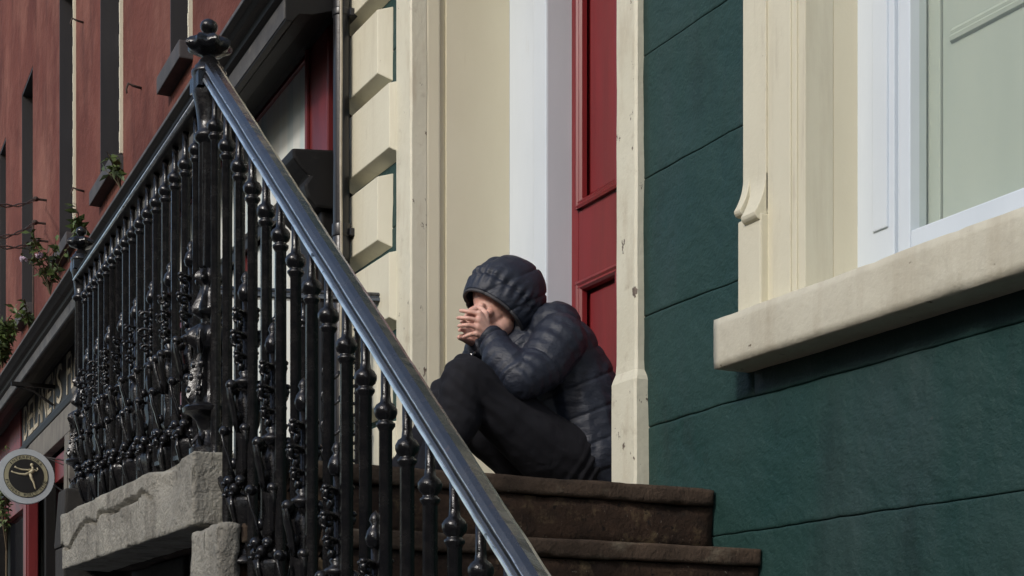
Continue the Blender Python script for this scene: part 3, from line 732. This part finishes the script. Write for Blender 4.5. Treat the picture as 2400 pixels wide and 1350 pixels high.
for s0, s1 in openings:
    wn = rb('window', 'glassdark', s0+.01, s1-.02, -.20, -.22, WZ0, WZ1-.01)
    rb('dark_reveal', 'darkreveal', s1-.018, s1+.0, .0025, -.20, WZ0, WZ1-.006, wn)
    rb('lintel_soffit', 'darkreveal', s0+.002, s1-.02, -.002, -.2, WZ1-.03, WZ1-.004, wn)
    rb('sash_bar', 'white', s0+.03, s1-.03, -.18, -.198, (WZ0+WZ1)/2-.03, (WZ0+WZ1)/2+.03, wn)
    if s0 < 8: # thin white edging on the near side of the opening
        mb = MB(); n = 30; z0, z1 = WZ0+.02, WZ1+2
        for q in range(n):
            za = z0+(WZ1-.02-z0)*q/n; zb = z0+(WZ1-.02-z0)*(q+1)/n; e = .003*math.sin(q*2.1)
            rbox(mb, s0-.028, s0-.002, -.05, .024+e*.6, za, zb-.0002)
        mb.build('window_edging', M['cream'], wn, world=False)
    zs = 3.79
    sli = rb('window_sill', 'slate', s0-.04, s1+.03, -.02, .085, zs-.02, zs+.09, wn, .008)
# cornice
CP = [(-.02,2.905),(.06,2.905),(.06,2.872),(.10,2.868),(.115,2.84),(.20,2.81),(.26,2.80),(.29,2.765),(.318,2.765),(.318,2.865),(.345,2.872),(.35,2.895),(.385,2.90),(.40,2.918),(.425,2.925),(.425,2.945),(.30,2.965),(-.02,2.99)]
mb = MB()
brk = [-.139]+[1.9*k+1.6 for k in range(11)]
for q, (a, bb) in enumerate(zip(brk, brk[1:])):
    c = MB(); c.sweep([(-o, z) for o, z in CP], red(a+.001, 0, 0), red(bb-.001, 0, 0), RN, (0,0,1)); c.build('cornice', M['black'], shop, bevel=.003)
    rb('cornice_band', 'worn', a+.004, bb-.004, .317, .3225, 2.772, 2.858, None, .002)
    rb('cornice_lip', 'worn', a+.004, bb-.004, .424, .4275, 2.928, 2.944, None)
# fascia
rb('fascia_backing', 'frieze', .0, SEND, .0, .015, 2.30, 2.90)
rb('fascia_panel', 'pale', .372, 5.6, .015, .035, 2.36, 2.885)
rb('fascia_frame', 'redpaint', .10, .37, .015, .060, 2.325, 2.895, None, .008)
rb('fascia_frame', 'redpaint', .345, .3715, .0605, .078, 2.335, 2.885, None, .005)
rb('fascia_frame', 'redpaint', .3725, 5.6, .0352, .055, 2.862, 2.8955, None, .004)
rb('fascia_frame', 'redpaint', 5.601, 5.85, .015, .060, 2.325, 2.895, None, .008)
rb('sign_board', 'frieze', 5.86, 10.30, .015, .040, 2.47, 2.892)
rb('fascia_frame', 'redpaint', 10.301, 11.2, .015, .055, 2.25, 2.89, None, .006)
rb('fascia_panel', 'redpaint', 11.21, 20, .015, .03, 2.30, 2.89)
rb('sign_moulding', 'black', 5.86, 10.30, .0, .075, 2.40, 2.468, None, .012)
rb('sign_moulding', 'worn', 5.862, 10.298, .0, .060, 2.372, 2.3995, None, .006)
rb('stone_band', 'greystone', 5.86, 9.35, .0, .09, 2.14, 2.371, None, .008)
rb('stone_band', 'black', 9.36, SEND, .0, .08, 2.10, 2.29, None, .008)
# sign lettering
def glyph(ch, m, parent, mtx, name='letter', depth=.004, font=None):
    cu = bpy.data.curves.new('t', 'FONT'); cu.body = ch; cu.size = 1; cu.extrude = depth; cu.resolution_u = 3
    t = bpy.data.objects.new('t', cu); C.objects.link(t)
    dg = bpy.context.evaluated_depsgraph_get(); me = bpy.data.meshes.new_from_object(t.evaluated_get(dg))
    bpy.data.objects.remove(t); bpy.data.curves.remove(cu); me.materials.clear()
    xs_ = [v.co.x for v in me.vertices]; ys_ = [v.co.y for v in me.vertices]
    x0, x1, y0, y1 = min(xs_), max(xs_), min(ys_), max(ys_)
    for v in me.vertices:
        u = (v.co.x-x0)/(x1-x0); q = (v.co.y-y0)/(y1-y0)
        v.co = mtx(u, q, v.co.z)
    me.update(); me.name = name
    return obj(name, me, M[m], parent, world=True)
sg_px = [('D',57,66),('E',68,78),('L',80,88),('A',89,98),('N',99,110),('E',112,121),('Y',123,132),('S',134,146),('F',157,166),('L',168,173),('O',175,184),('R',186,196)]
for ch, xa, xb in sg_px:
    sa_ = redpx(xa, 1000, .041)[0]; sb_ = redpx(xb, 1000, .041)[0]
    sm = ch in 'LOR' and xa > 165
    za, zb = (2.52, 2.87) if not sm else (2.53, 2.83)
    glyph(ch, 'letter', shop, lambda u, q, d: red(sa_+(sb_-sa_)*u, .0425+d, za+(zb-za)*q))
rb('lamp_arm', 'black', 8.02, 8.06, .04, .42, 2.70, 2.735)
MB().tube([red(8.04,.05,2.55), red(8.04,.22,2.66), red(8.04,.40,2.71)], .012, 6).build('lamp_arm_brace', M['black'], shop)
# pilasters, consoles and shop windows under the fascia
def pilaster(s0, s1, m='black', zt=2.1):
    p = rb('pilaster', m, s0, s1, 0, .10, GZ+.14, zt, None, .01)
    rb('pilaster_panel', m, s0+.05, s1-.05, .1005, .112, GZ+.5, zt-.15, p, .004)
    return p
pilaster(.06, .40, 'black', 2.06)
cons = [(0,2.06),(.13,2.06),(.17,2.10),(.185,2.15),(.16,2.19),(.20,2.22),(.235,2.26),(.24,2.30),(.0,2.325)]
for s0, s1 in ((.03, .42), (5.60, 5.86), (9.36, 9.70)):
    c = MB(); c.sweep([(-o, z) for o, z in cons], red(s0, 0, 0), red(s1, 0, 0), RN, (0,0,1)); c.build('console', M['black' if s0 < 1 or s0 > 9 else 'greystone'], shop, bevel=.012)
pilaster(5.62, 5.84, 'greystone', 2.06)
pilaster(6.85, 7.10, 'greystone', 2.13)
pilaster(9.38, 9.68, 'redpaint', 2.06)
rb('shop_wall', 'black', .0, SEND, -.42, -.5, GZ+.14, 2.6)
rb('stall_riser', 'black', .40, 5.6, -.05, .05, GZ+.14, -.6, None, .01)
rb('shop_window', 'pale', .41, 5.59, -.03, -.05, -.6, 2.30)
for s in (1.7, 3.0, 4.3): rb('shop_mullion', 'redpaint', s, s+.07, -.03, .03, -.6, 2.30, None, .006)
for s0, s1 in ((5.85, 6.84), (7.11, 8.2), (8.3, 9.37), (9.7, 12), (12.4, 15)):
    rb('shop_window', 'glassdark', s0, s1, -.05, -.07, -.7, 2.09)
    rb('shop_window_frame', 'redpaint', s0, s0+.09, -.05, .02, -1.4, 2.09, None, .006)
    rb('shop_window_frame', 'redpaint', s0+.0905, s1, -.05, .015, 1.86, 2.09, None, .006)
    rb('stall_riser', 'redpaint', s0+.0905, s1, -.06, .03, GZ+.14, -.7, None, .006)
pilaster(8.20, 8.30, 'black', 2.1)
pilaster(12.0, 12.4, 'black', 2.05)
rb('door_leaf', 'redpaint', 15.2, 16.2, -.06, -.02, GZ+.14, 2.05)

# drainpipe between the two buildings
pc = onY(800, 300, 2.305)
dp = thing('drainpipe', 'black round drainpipe running down beside the cream quoins', 'drainpipe', (pc.x, pc.y, GZ+.13))
def pipe(z0, z1, r, name, par=dp): return MB().lathe([(r*.98, z0), (r, z0+.004), (r, z1-.004), (r*.98, z1)], (pc.x, pc.y, 0), 20).build(name, M['pipe'], par, smooth=True)
pipe(GZ+.13, 1.93, .0365, 'pipe'); pipe(1.93, 4.9, .0345, 'pipe')
for z in (.2, 1.93, 3.05): pipe(z-.05, z+.003, .0400, 'pipe_collar')
pipe(2.805, 2.835, .0385, 'pipe_collar')
for z in (.25, 1.9, 2.82):
    MB().box((pc.x-.05, pc.y+.02, z-.02), (pc.x+.05, 2.402, z+.012)).build('pipe_bracket', M['pipe'], dp, bevel=.003)
cb = []
for q in range(40):
    z = -1.2+q*.13; cb.append((pc.x+.042+.004*math.sin(q*.9)+.003*math.sin(q*.31), pc.y-.018, z))
tag(MB().tube(cb, .006, 6).build('cable', M['letter'], smooth=True), 'thin pale cable clipped along the black drainpipe', 'cable')

# hanging round sign
dc = onT(60, 1117, 13.15)
sign = thing('hanging_sign', 'round pale hanging flower-shop sign with a running figure emblem on its black centre', 'sign', dc)
ns = (-RU).normalized(); ss = Vector((0,0,1)).cross(ns).normalized()
def dpt(u, v, d): return dc+ss*u+Vector((0,0,v))+ns*d
RD = .238
def disc(r, d0, d1, m, name, r0=0, n=48):
    mb = MB(); vs = []; fs = []
    for k in range(n):
        a = 2*PI*k/n; vs += [dpt(r*math.cos(a), r*math.sin(a), d0), dpt(r*math.cos(a), r*math.sin(a), d1)]
    for k in range(n): j = (k+1) % n; fs.append((2*k, 2*j, 2*j+1, 2*k+1))
    fs += [tuple(2*k for k in range(n)), tuple(2*k+1 for k in range(n-1, -1, -1))]
    return mb.add(vs, fs).build(name, M[m], sign)
disc(RD, -.05, .03, 'discpaint', 'sign_disc'); disc(.187, .028, .033, 'discblack', 'ring_line'); disc(.181, .03, .036, 'discgold', 'lettered_ring'); disc(.147, .032, .039, 'discblack', 'emblem_ground')
def arc(text, r, a0, a1, h, flip):
    n = len(text)
    for k, ch in enumerate(text):
        if ch == ' ': continue
        a = math.radians(a0+(a1-a0)*k/(n-1)); wd = abs(math.radians(a1-a0))*r/(n-1)*.74
        if ch == 'I': wd *= .35
        def f(u, q, d):
            x = (u-.5)*wd; y = (q-.5)*h
            er = Vector((math.cos(a), math.sin(a))); et = Vector((math.sin(a), -math.cos(a)))
            p = er*(r+(y if not flip else -y))+et*(x if not flip else -x)
            return dpt(p.x, p.y, .0365+d)
        glyph(ch, 'discblack', sign, f, 'letter', .0012)
arc('INTERFLORA', .164, 140, 42, .024, False)
arc('FLOWERS WORLD WIDE', .164, 196, 344, .024, True)
# running figure
def limb(pts, rad):
    mb.tube([dpt(u, v, .041) for u, v in pts], rad, 6)
mb = MB()
limb([(.030,.030),(.050,.045),(.058,.062)], [.018,.020,.016]); limb([(.058,.062),(.050,.085)], [.010,.008])
mb.ell(dpt(.047,.098,.041), (.011,.015,.017), n=8, m=6)
limb([(.055,.060),(.010,.052),(-.040,.054),(-.080,.066),(-.096,.078)], [.009,.008,.007,.006,.008])
limb([(.062,.058),(.085,.048),(.098,.062),(.090,.078)], [.008,.007,.006,.006])
limb([(.032,.030),(-.010,.012),(-.055,.014),(-.112,.028),(-.124,.036)], [.014,.011,.009,.006,.006])
limb([(.030,.028),(.044,-.015),(.062,-.052),(.072,-.095),(.080,-.112)], [.015,.013,.010,.007,.007])
mb.build('running_figure', M['emblem'], sign, smooth=True)
sw, _z = redpx(178, 1100, .0)
for z0, z1 in ((1.99, 1.96), (1.80, 1.62)):
    a_ = dpt(RD*.7, z0-dc.z, -.01); bq = a_+RN*.27
    MB().tube([a_, Vector((bq.x, bq.y, z1))], .007, 6).build('bracket_arm', M['wire'], sign)
MB().tube([dpt(RD*.3, .22, -.01), dpt(RD*.9, .10, -.01)+RN*.16, dpt(RD*.9, -.16, -.01)+RN*.26], .005, 5).build('bracket_stay', M['wire'], sign)

# cables and hooks on the red wall
def wire(pts, lab, r=.012):
    return tag(MB().tube(pts, r, 6).build('cable', M['wire'], smooth=True), lab, 'cable')
def rp(x, y, o): s, z = redpx(x, y, o); return red(s, o, z)
labs = ['grey overhead cable ending at an insulator beside the narrow window, the topmost of three', 'slack twisted overhead cable ending at a rusty hook on the red wall', 'grey overhead cable just above the flowering weed on the red wall']
for (y0, y1, xe), lab in zip(((462, 466, 84), (552, 521, 82), (561, 563, 88)), labs):
    e = rp(xe, y1, .10); far = rp(-60, y0, 1.2)
    root = thing('overhead_cable', lab, 'cable', e)
    for k in (-1, 1):
        pts = [e.lerp(far, q/10)+Vector((0, 0, k*.012*math.sin(q*1.3)-.06*math.sin(PI*q/10))) for q in range(11)]
        MB().tube(pts, .006, 5).build('strand', M['wire'], root)
    MB().ell(e, (.03,.03,.025), n=8, m=6).build('insulator', M['rust'], root)
    MB().tube([e, e+RN*.12], .012, 5).build('hook', M['rust'], root)
for (x, y, lab) in ((325, 206, 'small rusty hook on the red wall under the uppermost visible sill'), (192, 448, 'bent rusty bracket on the red wall beside a dark sill'), (190, 52, 'tiny rusty hook high on the red wall between two window edgings')):
    p = rp(x, y, .02)
    tag(MB().tube([p+RN*.03, p-RN*.04+Vector((0,0,.01)), p-RN*.07+Vector((0,0,.02)), p-RN*.085+Vector((0,0,-.02)), p-RN*.08+Vector((0,0,-.05))], [.010,.009,.008,.007,.005], 6).build('wall_hook', M['rust'], smooth=True), lab, 'hook')
dn = [rp(78, 525, .03)+Vector((0,0,-.06*q)) for q in range(28)]
tag(MB().tube(dn, .010, 5).build('cable', M['rust']), 'thin red-brown cable running down the wall beside the narrow dark window', 'cable')

# weeds growing from the cornice
def weed(px, py, o, h, spread, n, lab, seed, flowers=(), nst=9, climb=False):
    r = random.Random(seed); s, z = redpx(px, py, o); base = red(s, o, z)
    root = thing('climbing_plant' if climb else 'weed', lab, 'plant' if climb else 'weed', base, None if climb else 'weeds rooted in the shop cornice')
    st = MB(); lf = MB(); fl = MB()
    if climb: st.tube([Vector((base.x, base.y, GZ+.1)), base.lerp(Vector((base.x, base.y, GZ+.1)), .5)+RU*.05, base], .012, 5)
    for k in range(nst):
        az = r.uniform(0, 2*PI); tilt = r.uniform(.15, 1.0)*spread; L_ = h*r.uniform(.55, 1.1)
        pts = [base]
        for q in range(1, 7):
            t = q/6; pts.append(base+Vector((math.cos(az)*tilt*L_*t**1.3, math.sin(az)*tilt*L_*t**1.3*.6-.05*t, L_*t*(1-.35*tilt*t))))
        st.tube(pts, [.006*(1-.12*q) for q in range(7)], 4)
        for q in range(n):
            t = r.uniform(.2, 1)**.8; i_ = min(5, int(t*6)); c = pts[i_].lerp(pts[i_+1], t*6-i_)
            d = Vector((r.gauss(0,1), r.gauss(0,1), r.gauss(.1,.7))).normalized(); l = r.uniform(.045, .095); wd = l*.22
            sd = d.cross(Vector((r.gauss(0,1), r.gauss(0,1), r.gauss(0,1)))).normalized()
            dr = Vector((0,0,-l*.2))
            lf.add([c, c+d*l*.45+sd*wd, c+d*l+dr, c+d*l*.45-sd*wd], [(0,1,2),(0,2,3)])
    st.build('stem', M['stem'], root); lf.build('leaves', M['leaf'], root, fix=False)
    for fx, fy in flowers:
        e = onT(fx, fy, (base.x*FX+base.y*FY)-.15); fl = MB()
        for q in range(26):
            d = Vector((r.gauss(0,1), r.gauss(0,1), r.gauss(0,.6))).normalized()*.022
            fl.ell(e+d, (.009,.009,.008), n=5, m=4)
        fl.build('flower_head', M['flower'], root)
        MB().tube([base+Vector((0,0,.2)), base.lerp(e, .6)+Vector((0,0,.1)), e], .005, 4).build('stem', M['stem'], root)
weed(118, 690, .425, .55, .9, 13, 'leafy flowering weed with two pale lilac heads sprouting above the black cornice', 1, ((55, 607), (92, 598)), 11)
weed(6, 862, .425, .50, 1.0, 50, 'dense dark bushy weed on the cornice near the Delaneys sign end', 2, nst=16)
weed(283, 442, .415, .24, .8, 7, 'tiny sparse weed on the cornice below a dark sill, beside the landing handrail', 3, nst=6)
weed(195, 575, .415, .30, .5, 12, 'small upright weed behind the far post finial', 4, nst=5)
weed(72, 775, .40, .28, .8, 14, 'low straggling weed on the cornice between two larger weeds', 5, nst=6)
weed(15, 1290, .15, 1.1, .25, 40, 'thin yellowish climbing plant on the shopfront below the round sign', 6, nst=7, climb=True)

# ------------------------------------------------------------------ the person
X0 = -4.61
per = thing('person', 'person in a dark hooded quilted jacket sitting hunched on the doorstep, hands over face', 'person', (X0, 2.62, .632))
def remesh(mb, name, vox, it, m, parent, disp=None, fac=.5, world=True):
    me = mb.mesh(name); o = bpy.data.objects.new(name, me); C.objects.link(o)
    r = o.modifiers.new('r', 'REMESH'); r.mode = 'VOXEL'; r.voxel_size = vox
    s = o.modifiers.new('s', 'SMOOTH'); s.factor = fac; s.iterations = it
    dg = bpy.context.evaluated_depsgraph_get(); me2 = bpy.data.meshes.new_from_object(o.evaluated_get(dg))
    bpy.data.objects.remove(o); me2.name = name
    if disp:
        nr = [v.normal.copy() for v in me2.vertices]
        for v, n_ in zip(me2.vertices, nr): v.co += n_*disp(v.co, n_)
        me2.update()
    me2.materials.clear()
    return obj(name, me2, M[m], parent, True, world)
def q(x, y, dx=0.0): return onX(x, y, X0+dx)
shoulderL = q(1312, 800, .17); elbowL = q(1222, 888, .20); wristL = q(1150, 792, .075)
shoulderR = Vector((X0-.18, shoulderL.y+.09, shoulderL.z+.03)); elbowR = Vector((X0-.20, elbowL.y+.07, elbowL.z+.03)); wristR = q(1118, 815, -.07)
headc = q(1172, 702, 0)
fd = Vector((0, -.62, -.785))           # direction of the face
fu = Vector((0, -.785, .62))            # towards the brow/crown
neck = q(1262, 770, 0)
hipL, hipR = Vector((X0+.10, 2.65, .745)), Vector((X0-.10, 2.67, .745))
kneeL = q(1092, 886, .13); kneeR = q(1062, 925, -.13)
ankL = Vector((X0+.10, 2.02, LZ+.085)); ankR = Vector((X0-.12, 1.99, LZ+.085))
# --- skin body
bd = MB()
bd.ell(headc, (.074, .095, .105), Matrix.Rotation(math.radians(35), 3, 'X'), 20, 14)
jaw = headc+fd*.070+fu*(-.055); bd.ell(jaw, (.056, .055, .045), Matrix.Rotation(math.radians(35), 3, 'X'), 16, 10)
face = headc+fd*.062
bd.ell(face, (.058,.045,.070), Matrix.Rotation(math.radians(35), 3, 'X'), 14, 10)
bd.cap(face+fu*.028+fd*.040, .010, face+fu*(-.018)+fd*.058, .014, 10)           # nose
bd.cap(face+fu*.045+fd*.028+Vector((-.04,0,0)), .014, face+fu*.045+fd*.028+Vector((.04,0,0)), .014, 10)   # brow
for sx in (-1, 1):
    bd.ell(face+fu*.012+fd*.026+Vector((sx*.04,0,0)), (.020,.018,.014), None, 10, 7)  # cheek bones
    bd.ell(headc+Vector((sx*.076,.0,0))+fd*.012-fu*.012, (.010,.020,.030), Matrix.Rotation(math.radians(35), 3, 'X'), 10, 7)     # ears
bd.ell(face-fu*.042+fd*.036, (.024,.014,.010), None, 10, 7)                      # lips
bd.chain([(headc-fu*.06, .055), (neck, .062), ((X0, 2.56, 1.16), .11), ((X0, 2.66, .95), .12), ((X0, 2.68, .78), .12)])
for sh_, el, wr in ((shoulderL, elbowL, wristL), (shoulderR, elbowR, wristR)):
    bd.chain([((X0, 2.55, 1.17), .08), (sh_, .050), (el, .038), (wr, .027)])
for hp, kn, an in ((hipL, kneeL, ankL), (hipR, kneeR, ankR)):
    bd.chain([((X0, 2.68, .79), .09), (hp, .075), (kn, .050), (an, .038)])
# left hand over the cheek: palm and five fingers from the photographed pose
def hand(palm, fingers, thumb):
    for a, bq, r1, r2 in palm: bd.cap(a, r1, bq, r2, 12)
    for pts, rr in fingers+[thumb]: bd.chain([(p, r) for p, r in zip(pts, rr)], 12)
hx = .085
kn = [q(1123, 735, .090), q(1121, 751, .093), q(1119, 767, .090), q(1118, 781, .082)]
wr_ = wristL
palm = [(wr_.lerp(k_, .25), k_, .019, .0125) for k_ in kn]
fg = []
mids = [(1101, 731, .080), (1097, 746, .086), (1096, 762, .085), (1104, 783, .076)]
ends = [(1088, 729, .064), (1082, 745, .070), (1083, 763, .071), (1094, 787, .066)]
tips = [(1079, 728, .048), (1073, 745, .052), (1075, 764, .054), (1086, 790, .052)]
for k_, m1, e1, t1 in zip(kn, mids, ends, tips):
    fg.append(([k_, q(*m1), q(*e1), q(*t1)], [.0088, .0080, .0072, .0062]))
hand(palm, fg, ([wr_.lerp(kn[0], .35), q(1138, 735, .085), q(1128, 724, .070), q(1121, 719, .058)], [.014, .012, .010, .008]))
# right hand behind it
wr2 = wristR; kn2 = [q(1102, 748, -.055), q(1097, 762, -.062), q(1094, 775, -.060), q(1093, 788, -.055)]
palm2 = [(wr2.lerp(k_, .25), k_, .019, .0125) for k_ in kn2]; fg2 = []
for k_, (ax, ay) in zip(kn2, ((1094, 738), (1084, 752), (1080, 772), (1078, 788))):
    fg2.append(([k_, k_.lerp(q(ax, ay, -.045), .5), q(ax, ay, -.04), q(ax-3, ay+2, -.02)], [.0088, .0080, .0072, .0062]))
hand(palm2, fg2, ([wr2.lerp(kn2[3], .4), q(1098, 800, -.03), q(1085, 794, -.012), q(1076, 791, -.005)], [.014, .012, .010, .008]))
remesh(bd, 'body', .0033, 3, 'skin', per)
# --- trousers
tm = MB()
for sx, hp, kn_, an in ((1, hipL, kneeL, ankL), (-1, hipR, kneeR, ankR)):
    tm.chain([((X0, 2.70, .77), .115), (hp, .122), (hp.lerp(kn_, .35)+Vector((0,0,-.035)), .120), (hp.lerp(kn_, .68)+Vector((0,0,-.025)), .102), (kn_, .078), (kn_.lerp(an, .35)+Vector((0,.025,0)), .078), (kn_.lerp(an, .8), .060), (an+Vector((0,0,-.01)), .062)])
tm.ell((X0, 2.705, .755), (.175, .14, .118))
def seg_t(p, a, bq):
    d = bq-a; t = max(0, min(1, (p-a).dot(d)/d.length_squared)); return t, (p-(a+d*t)).length
def dtr(co, n):
    d = .007*noise.noise(Vector((co.x*6, co.y*9, co.z*9)))+.0015*noise.noise(co*32)
    for hp_, kn_ in ((hipL, kneeL), (hipR, kneeR)):
        t_, d_ = seg_t(co, hp_, kn_); ax_ = (kn_-hp_).normalized(); rd_ = co-hp_-ax_*(co-hp_).dot(ax_)
        if d_ < .14: d += .006*noise.noise(Vector((rd_.x*24, rd_.z*24+rd_.y*14, t_*2.2)))
        d += .0035*math.exp(-((t_-.06)/.10)**2)*math.sin(t_*90+4*noise.noise(co*7))
    for kn_ in (kneeL, kneeR):
        w_ = math.exp(-((co-kn_).length/.13)**2); d += w_*.0035*math.sin((co.z+co.y*.8)*120+3*noise.noise(co*9))
    return d
remesh(tm, 'trousers', .0062, 7, 'trousers', per, dtr)
# --- jacket
jm = MB()
spine = [((X0, 2.665, .80), .178), ((X0, 2.665, .92), .170), ((X0, 2.645, 1.04), .165), ((X0, 2.60, 1.14), .150), ((X0, 2.555, 1.205), .125)]
spine = [((X0, 2.665, .80), .165), ((X0, 2.65, .92), .158), ((X0, 2.615, 1.03), .150), ((X0, 2.562, 1.145), .128), ((X0, 2.53, 1.215), .104)]
for s_ in (-1, 1):
    jm.chain([(Vector(p)+Vector((s_*.085, -.006, 0)), r*.95) for p, r in spine])
jm.chain(spine)
jm.chain([((X0-.10, 2.685, .80), .158), ((X0, 2.70, .79), .165), ((X0+.10, 2.685, .80), .158)])
jm.chain([((X0, 2.525, 1.21), .100), (neck+Vector((0,.02,-.005)), .088), (neck+Vector((0,-.045,.0)), .085)])
jm.chain([((X0, 2.52, .86), .14), ((X0, 2.47, 1.02), .13), ((X0, 2.46, 1.12), .12)])
for sh_, el, wr in ((shoulderL, elbowL, wristL), (shoulderR, elbowR, wristR)):
    mid = sh_.lerp(el, .55)+Vector((0,.012,-.012)); fm = el.lerp(wr, .5)+Vector((0,-.014,-.004))
    jm.chain([((X0, 2.56, 1.16), .11), (sh_, .093), (mid, .087), (el, .074), (fm, .068), (el.lerp(wr, .94), .050)])
    # cuff roll
    dirw = (wr-el).normalized()
def seg_t(p, a, bq):
    d = bq-a; t = max(0, min(1, (p-a).dot(d)/d.length_squared)); return t, (p-(a+d*t)).length
def djk(co, n):
    # nearest limb decides the fold direction
    arms = []
    for sh_, el, wr in ((shoulderL, elbowL, wristL), (shoulderR, elbowR, wristR)):
        t1, d1 = seg_t(co, sh_, el); t2, d2 = seg_t(co, el, wr)
        arms.append((d1, t1*.5, sh_, el)); arms.append((d2, .5+t2*.5, el, wr))
    da, ta, a, bq = min(arms, key=lambda q_: q_[0])
    on_arm = 1/(1+math.exp((da-.112)/.008))
    ax = (bq-a).normalized(); al = (co-a).dot(ax)
    rad = co-a-ax*al
    # sleeve: puffed tubes between seams, gathers thickest at the elbow and the cuff
    gath = math.exp(-((ta-.5)/.22)**2)+.9*math.exp(-((ta-.92)/.10)**2)+.5*math.exp(-((ta-.06)/.12)**2)
    ph = al*150+3.2*noise.noise(rad*13+Vector((ta*3, 0, 0)))+1.4*noise.noise(co*21)
    slv = .0026*gath*math.sin(ph)+.0045*noise.noise(Vector((al*30, rad.x*8, rad.z*8)))
    slv -= .007*math.exp(-((ta-.30)/.012)**2)+.009*math.exp(-((ta-.965)/.012)**2)
    # torso: quilted bands following the bent back
    s_ = math.atan2(co.z-.62, (3.05-co.y))                  # angle about a centre in front of the belly
    s2 = (co.z-.60)*.93+(co.y-2.6)*-.42
    band = .100; fr_ = (s2/band) % 1; dist = min(fr_, 1-fr_)*band
    tor = .0030*math.sqrt(max(0, 1-((fr_-.5)*2)**2))-.002-.0042*math.exp(-(dist/.004)**2)
    tor += .0050*noise.noise(Vector((co.x*10, co.y*26, co.z*34)))*(.6+dist*8)+.002*noise.noise(co*18)
    return slv*on_arm+tor*(1-on_arm)
jacket = remesh(jm, 'jacket', .0050, 9, 'jacket', per, djk)
# --- hood: an open shell round the head with a bound edge
hc = q(1186, 700, 0)+Vector((0, .004, -.008))
hd = Vector((0, -.60, -.80)); hu = Vector((0, -.80, .60)); hxv = Vector((1,0,0))
vs = []; fs = []; NA, NT = 150, 84; th0 = math.radians(63)
for j in range(NT+1):
    th = th0+(PI-th0)*j/NT*.985
    for k in range(NA):
        a = 2*PI*k/NA; d1, d2 = math.cos(a), math.sin(a)     # d1 along hu, d2 along X
        ru = .152 if d1 > 0 else .128; rx = .118; rd = .158
        p = hd*(math.cos(th)*rd)+hu*(math.sin(th)*d1*ru)+hxv*(math.sin(th)*d2*rx)
        if d1 > .2 and th < 1.5: p += hd*.012*(d1-.2)*(1.5-th)       # peak of the hood droops over the brow
        co = hc+p; n_ = p.normalized()
        # quilting: two seams running back from the brim, one round the crown
        s1 = co.z*.80-(co.y)*.42; fr_ = ((s1-.02)/.082) % 1; ds = min(fr_, 1-fr_)*.082
        dd = .0024*math.sqrt(max(0, 1-((fr_-.5)*2)**2))-.001-.0042*math.exp(-(ds/.0035)**2)
        cr = (th-th0-.42); dd -= .006*math.exp(-(cr/.045)**2)
        gz = math.exp(-(cr/.22)**2); dd += gz*.004*math.sin(a*26+2*noise.noise(co*14))
        dd += .003*noise.noise(Vector((co.x*8, co.y*16, co.z*22)))+.0025*noise.noise(co*34)
        if j == 0: dd -= .006
        vs.append(co+n_*dd)
for j in range(NT):
    for k in range(NA): fs.append((j*NA+k, j*NA+(k+1) % NA, (j+1)*NA+(k+1) % NA, (j+1)*NA+k))
fs.append(tuple(NT*NA+k for k in range(NA)))
hood = MB().add(vs, fs).build('hood', M['jacket'], jacket, smooth=True, world=False)
sm_ = hood.modifiers.new('thick', 'SOLIDIFY'); sm_.thickness = .014; sm_.offset = -1
edge = [vs[k]+hd*.003 for k in range(NA)]+[vs[0]+hd*.003, ]
MB().tube(edge, .0062, 6).build('hood_binding', M['lining'], jacket, smooth=True, world=False)
# hem of the jacket, bracelet, shoes
MB().tube([q(1101, 824, -.06), q(1107, 832, -.05), q(1113, 826, -.03)], .004, 6).build('bracelet', M['metal'], per)
for an, sx in ((ankL, 1), (ankR, -1)):
    sm2 = MB(); sm2.cap(an+Vector((0,.02,-.045)), .042, an+Vector((sx*.015,-.145,-.052)), .036); sm2.cap(an+Vector((0,.0,.0)), .045, an+Vector((0,-.05,-.03)), .043)
    sh2 = remesh(sm2, 'shoe', .008, 4, 'shoe', per)
    MB().box((an.x-.045, an.y-.185, LZ+.001), (an.x+.045, an.y+.062, LZ+.022)).build('sole', M['sole'], sh2, bevel=.01, world=False)
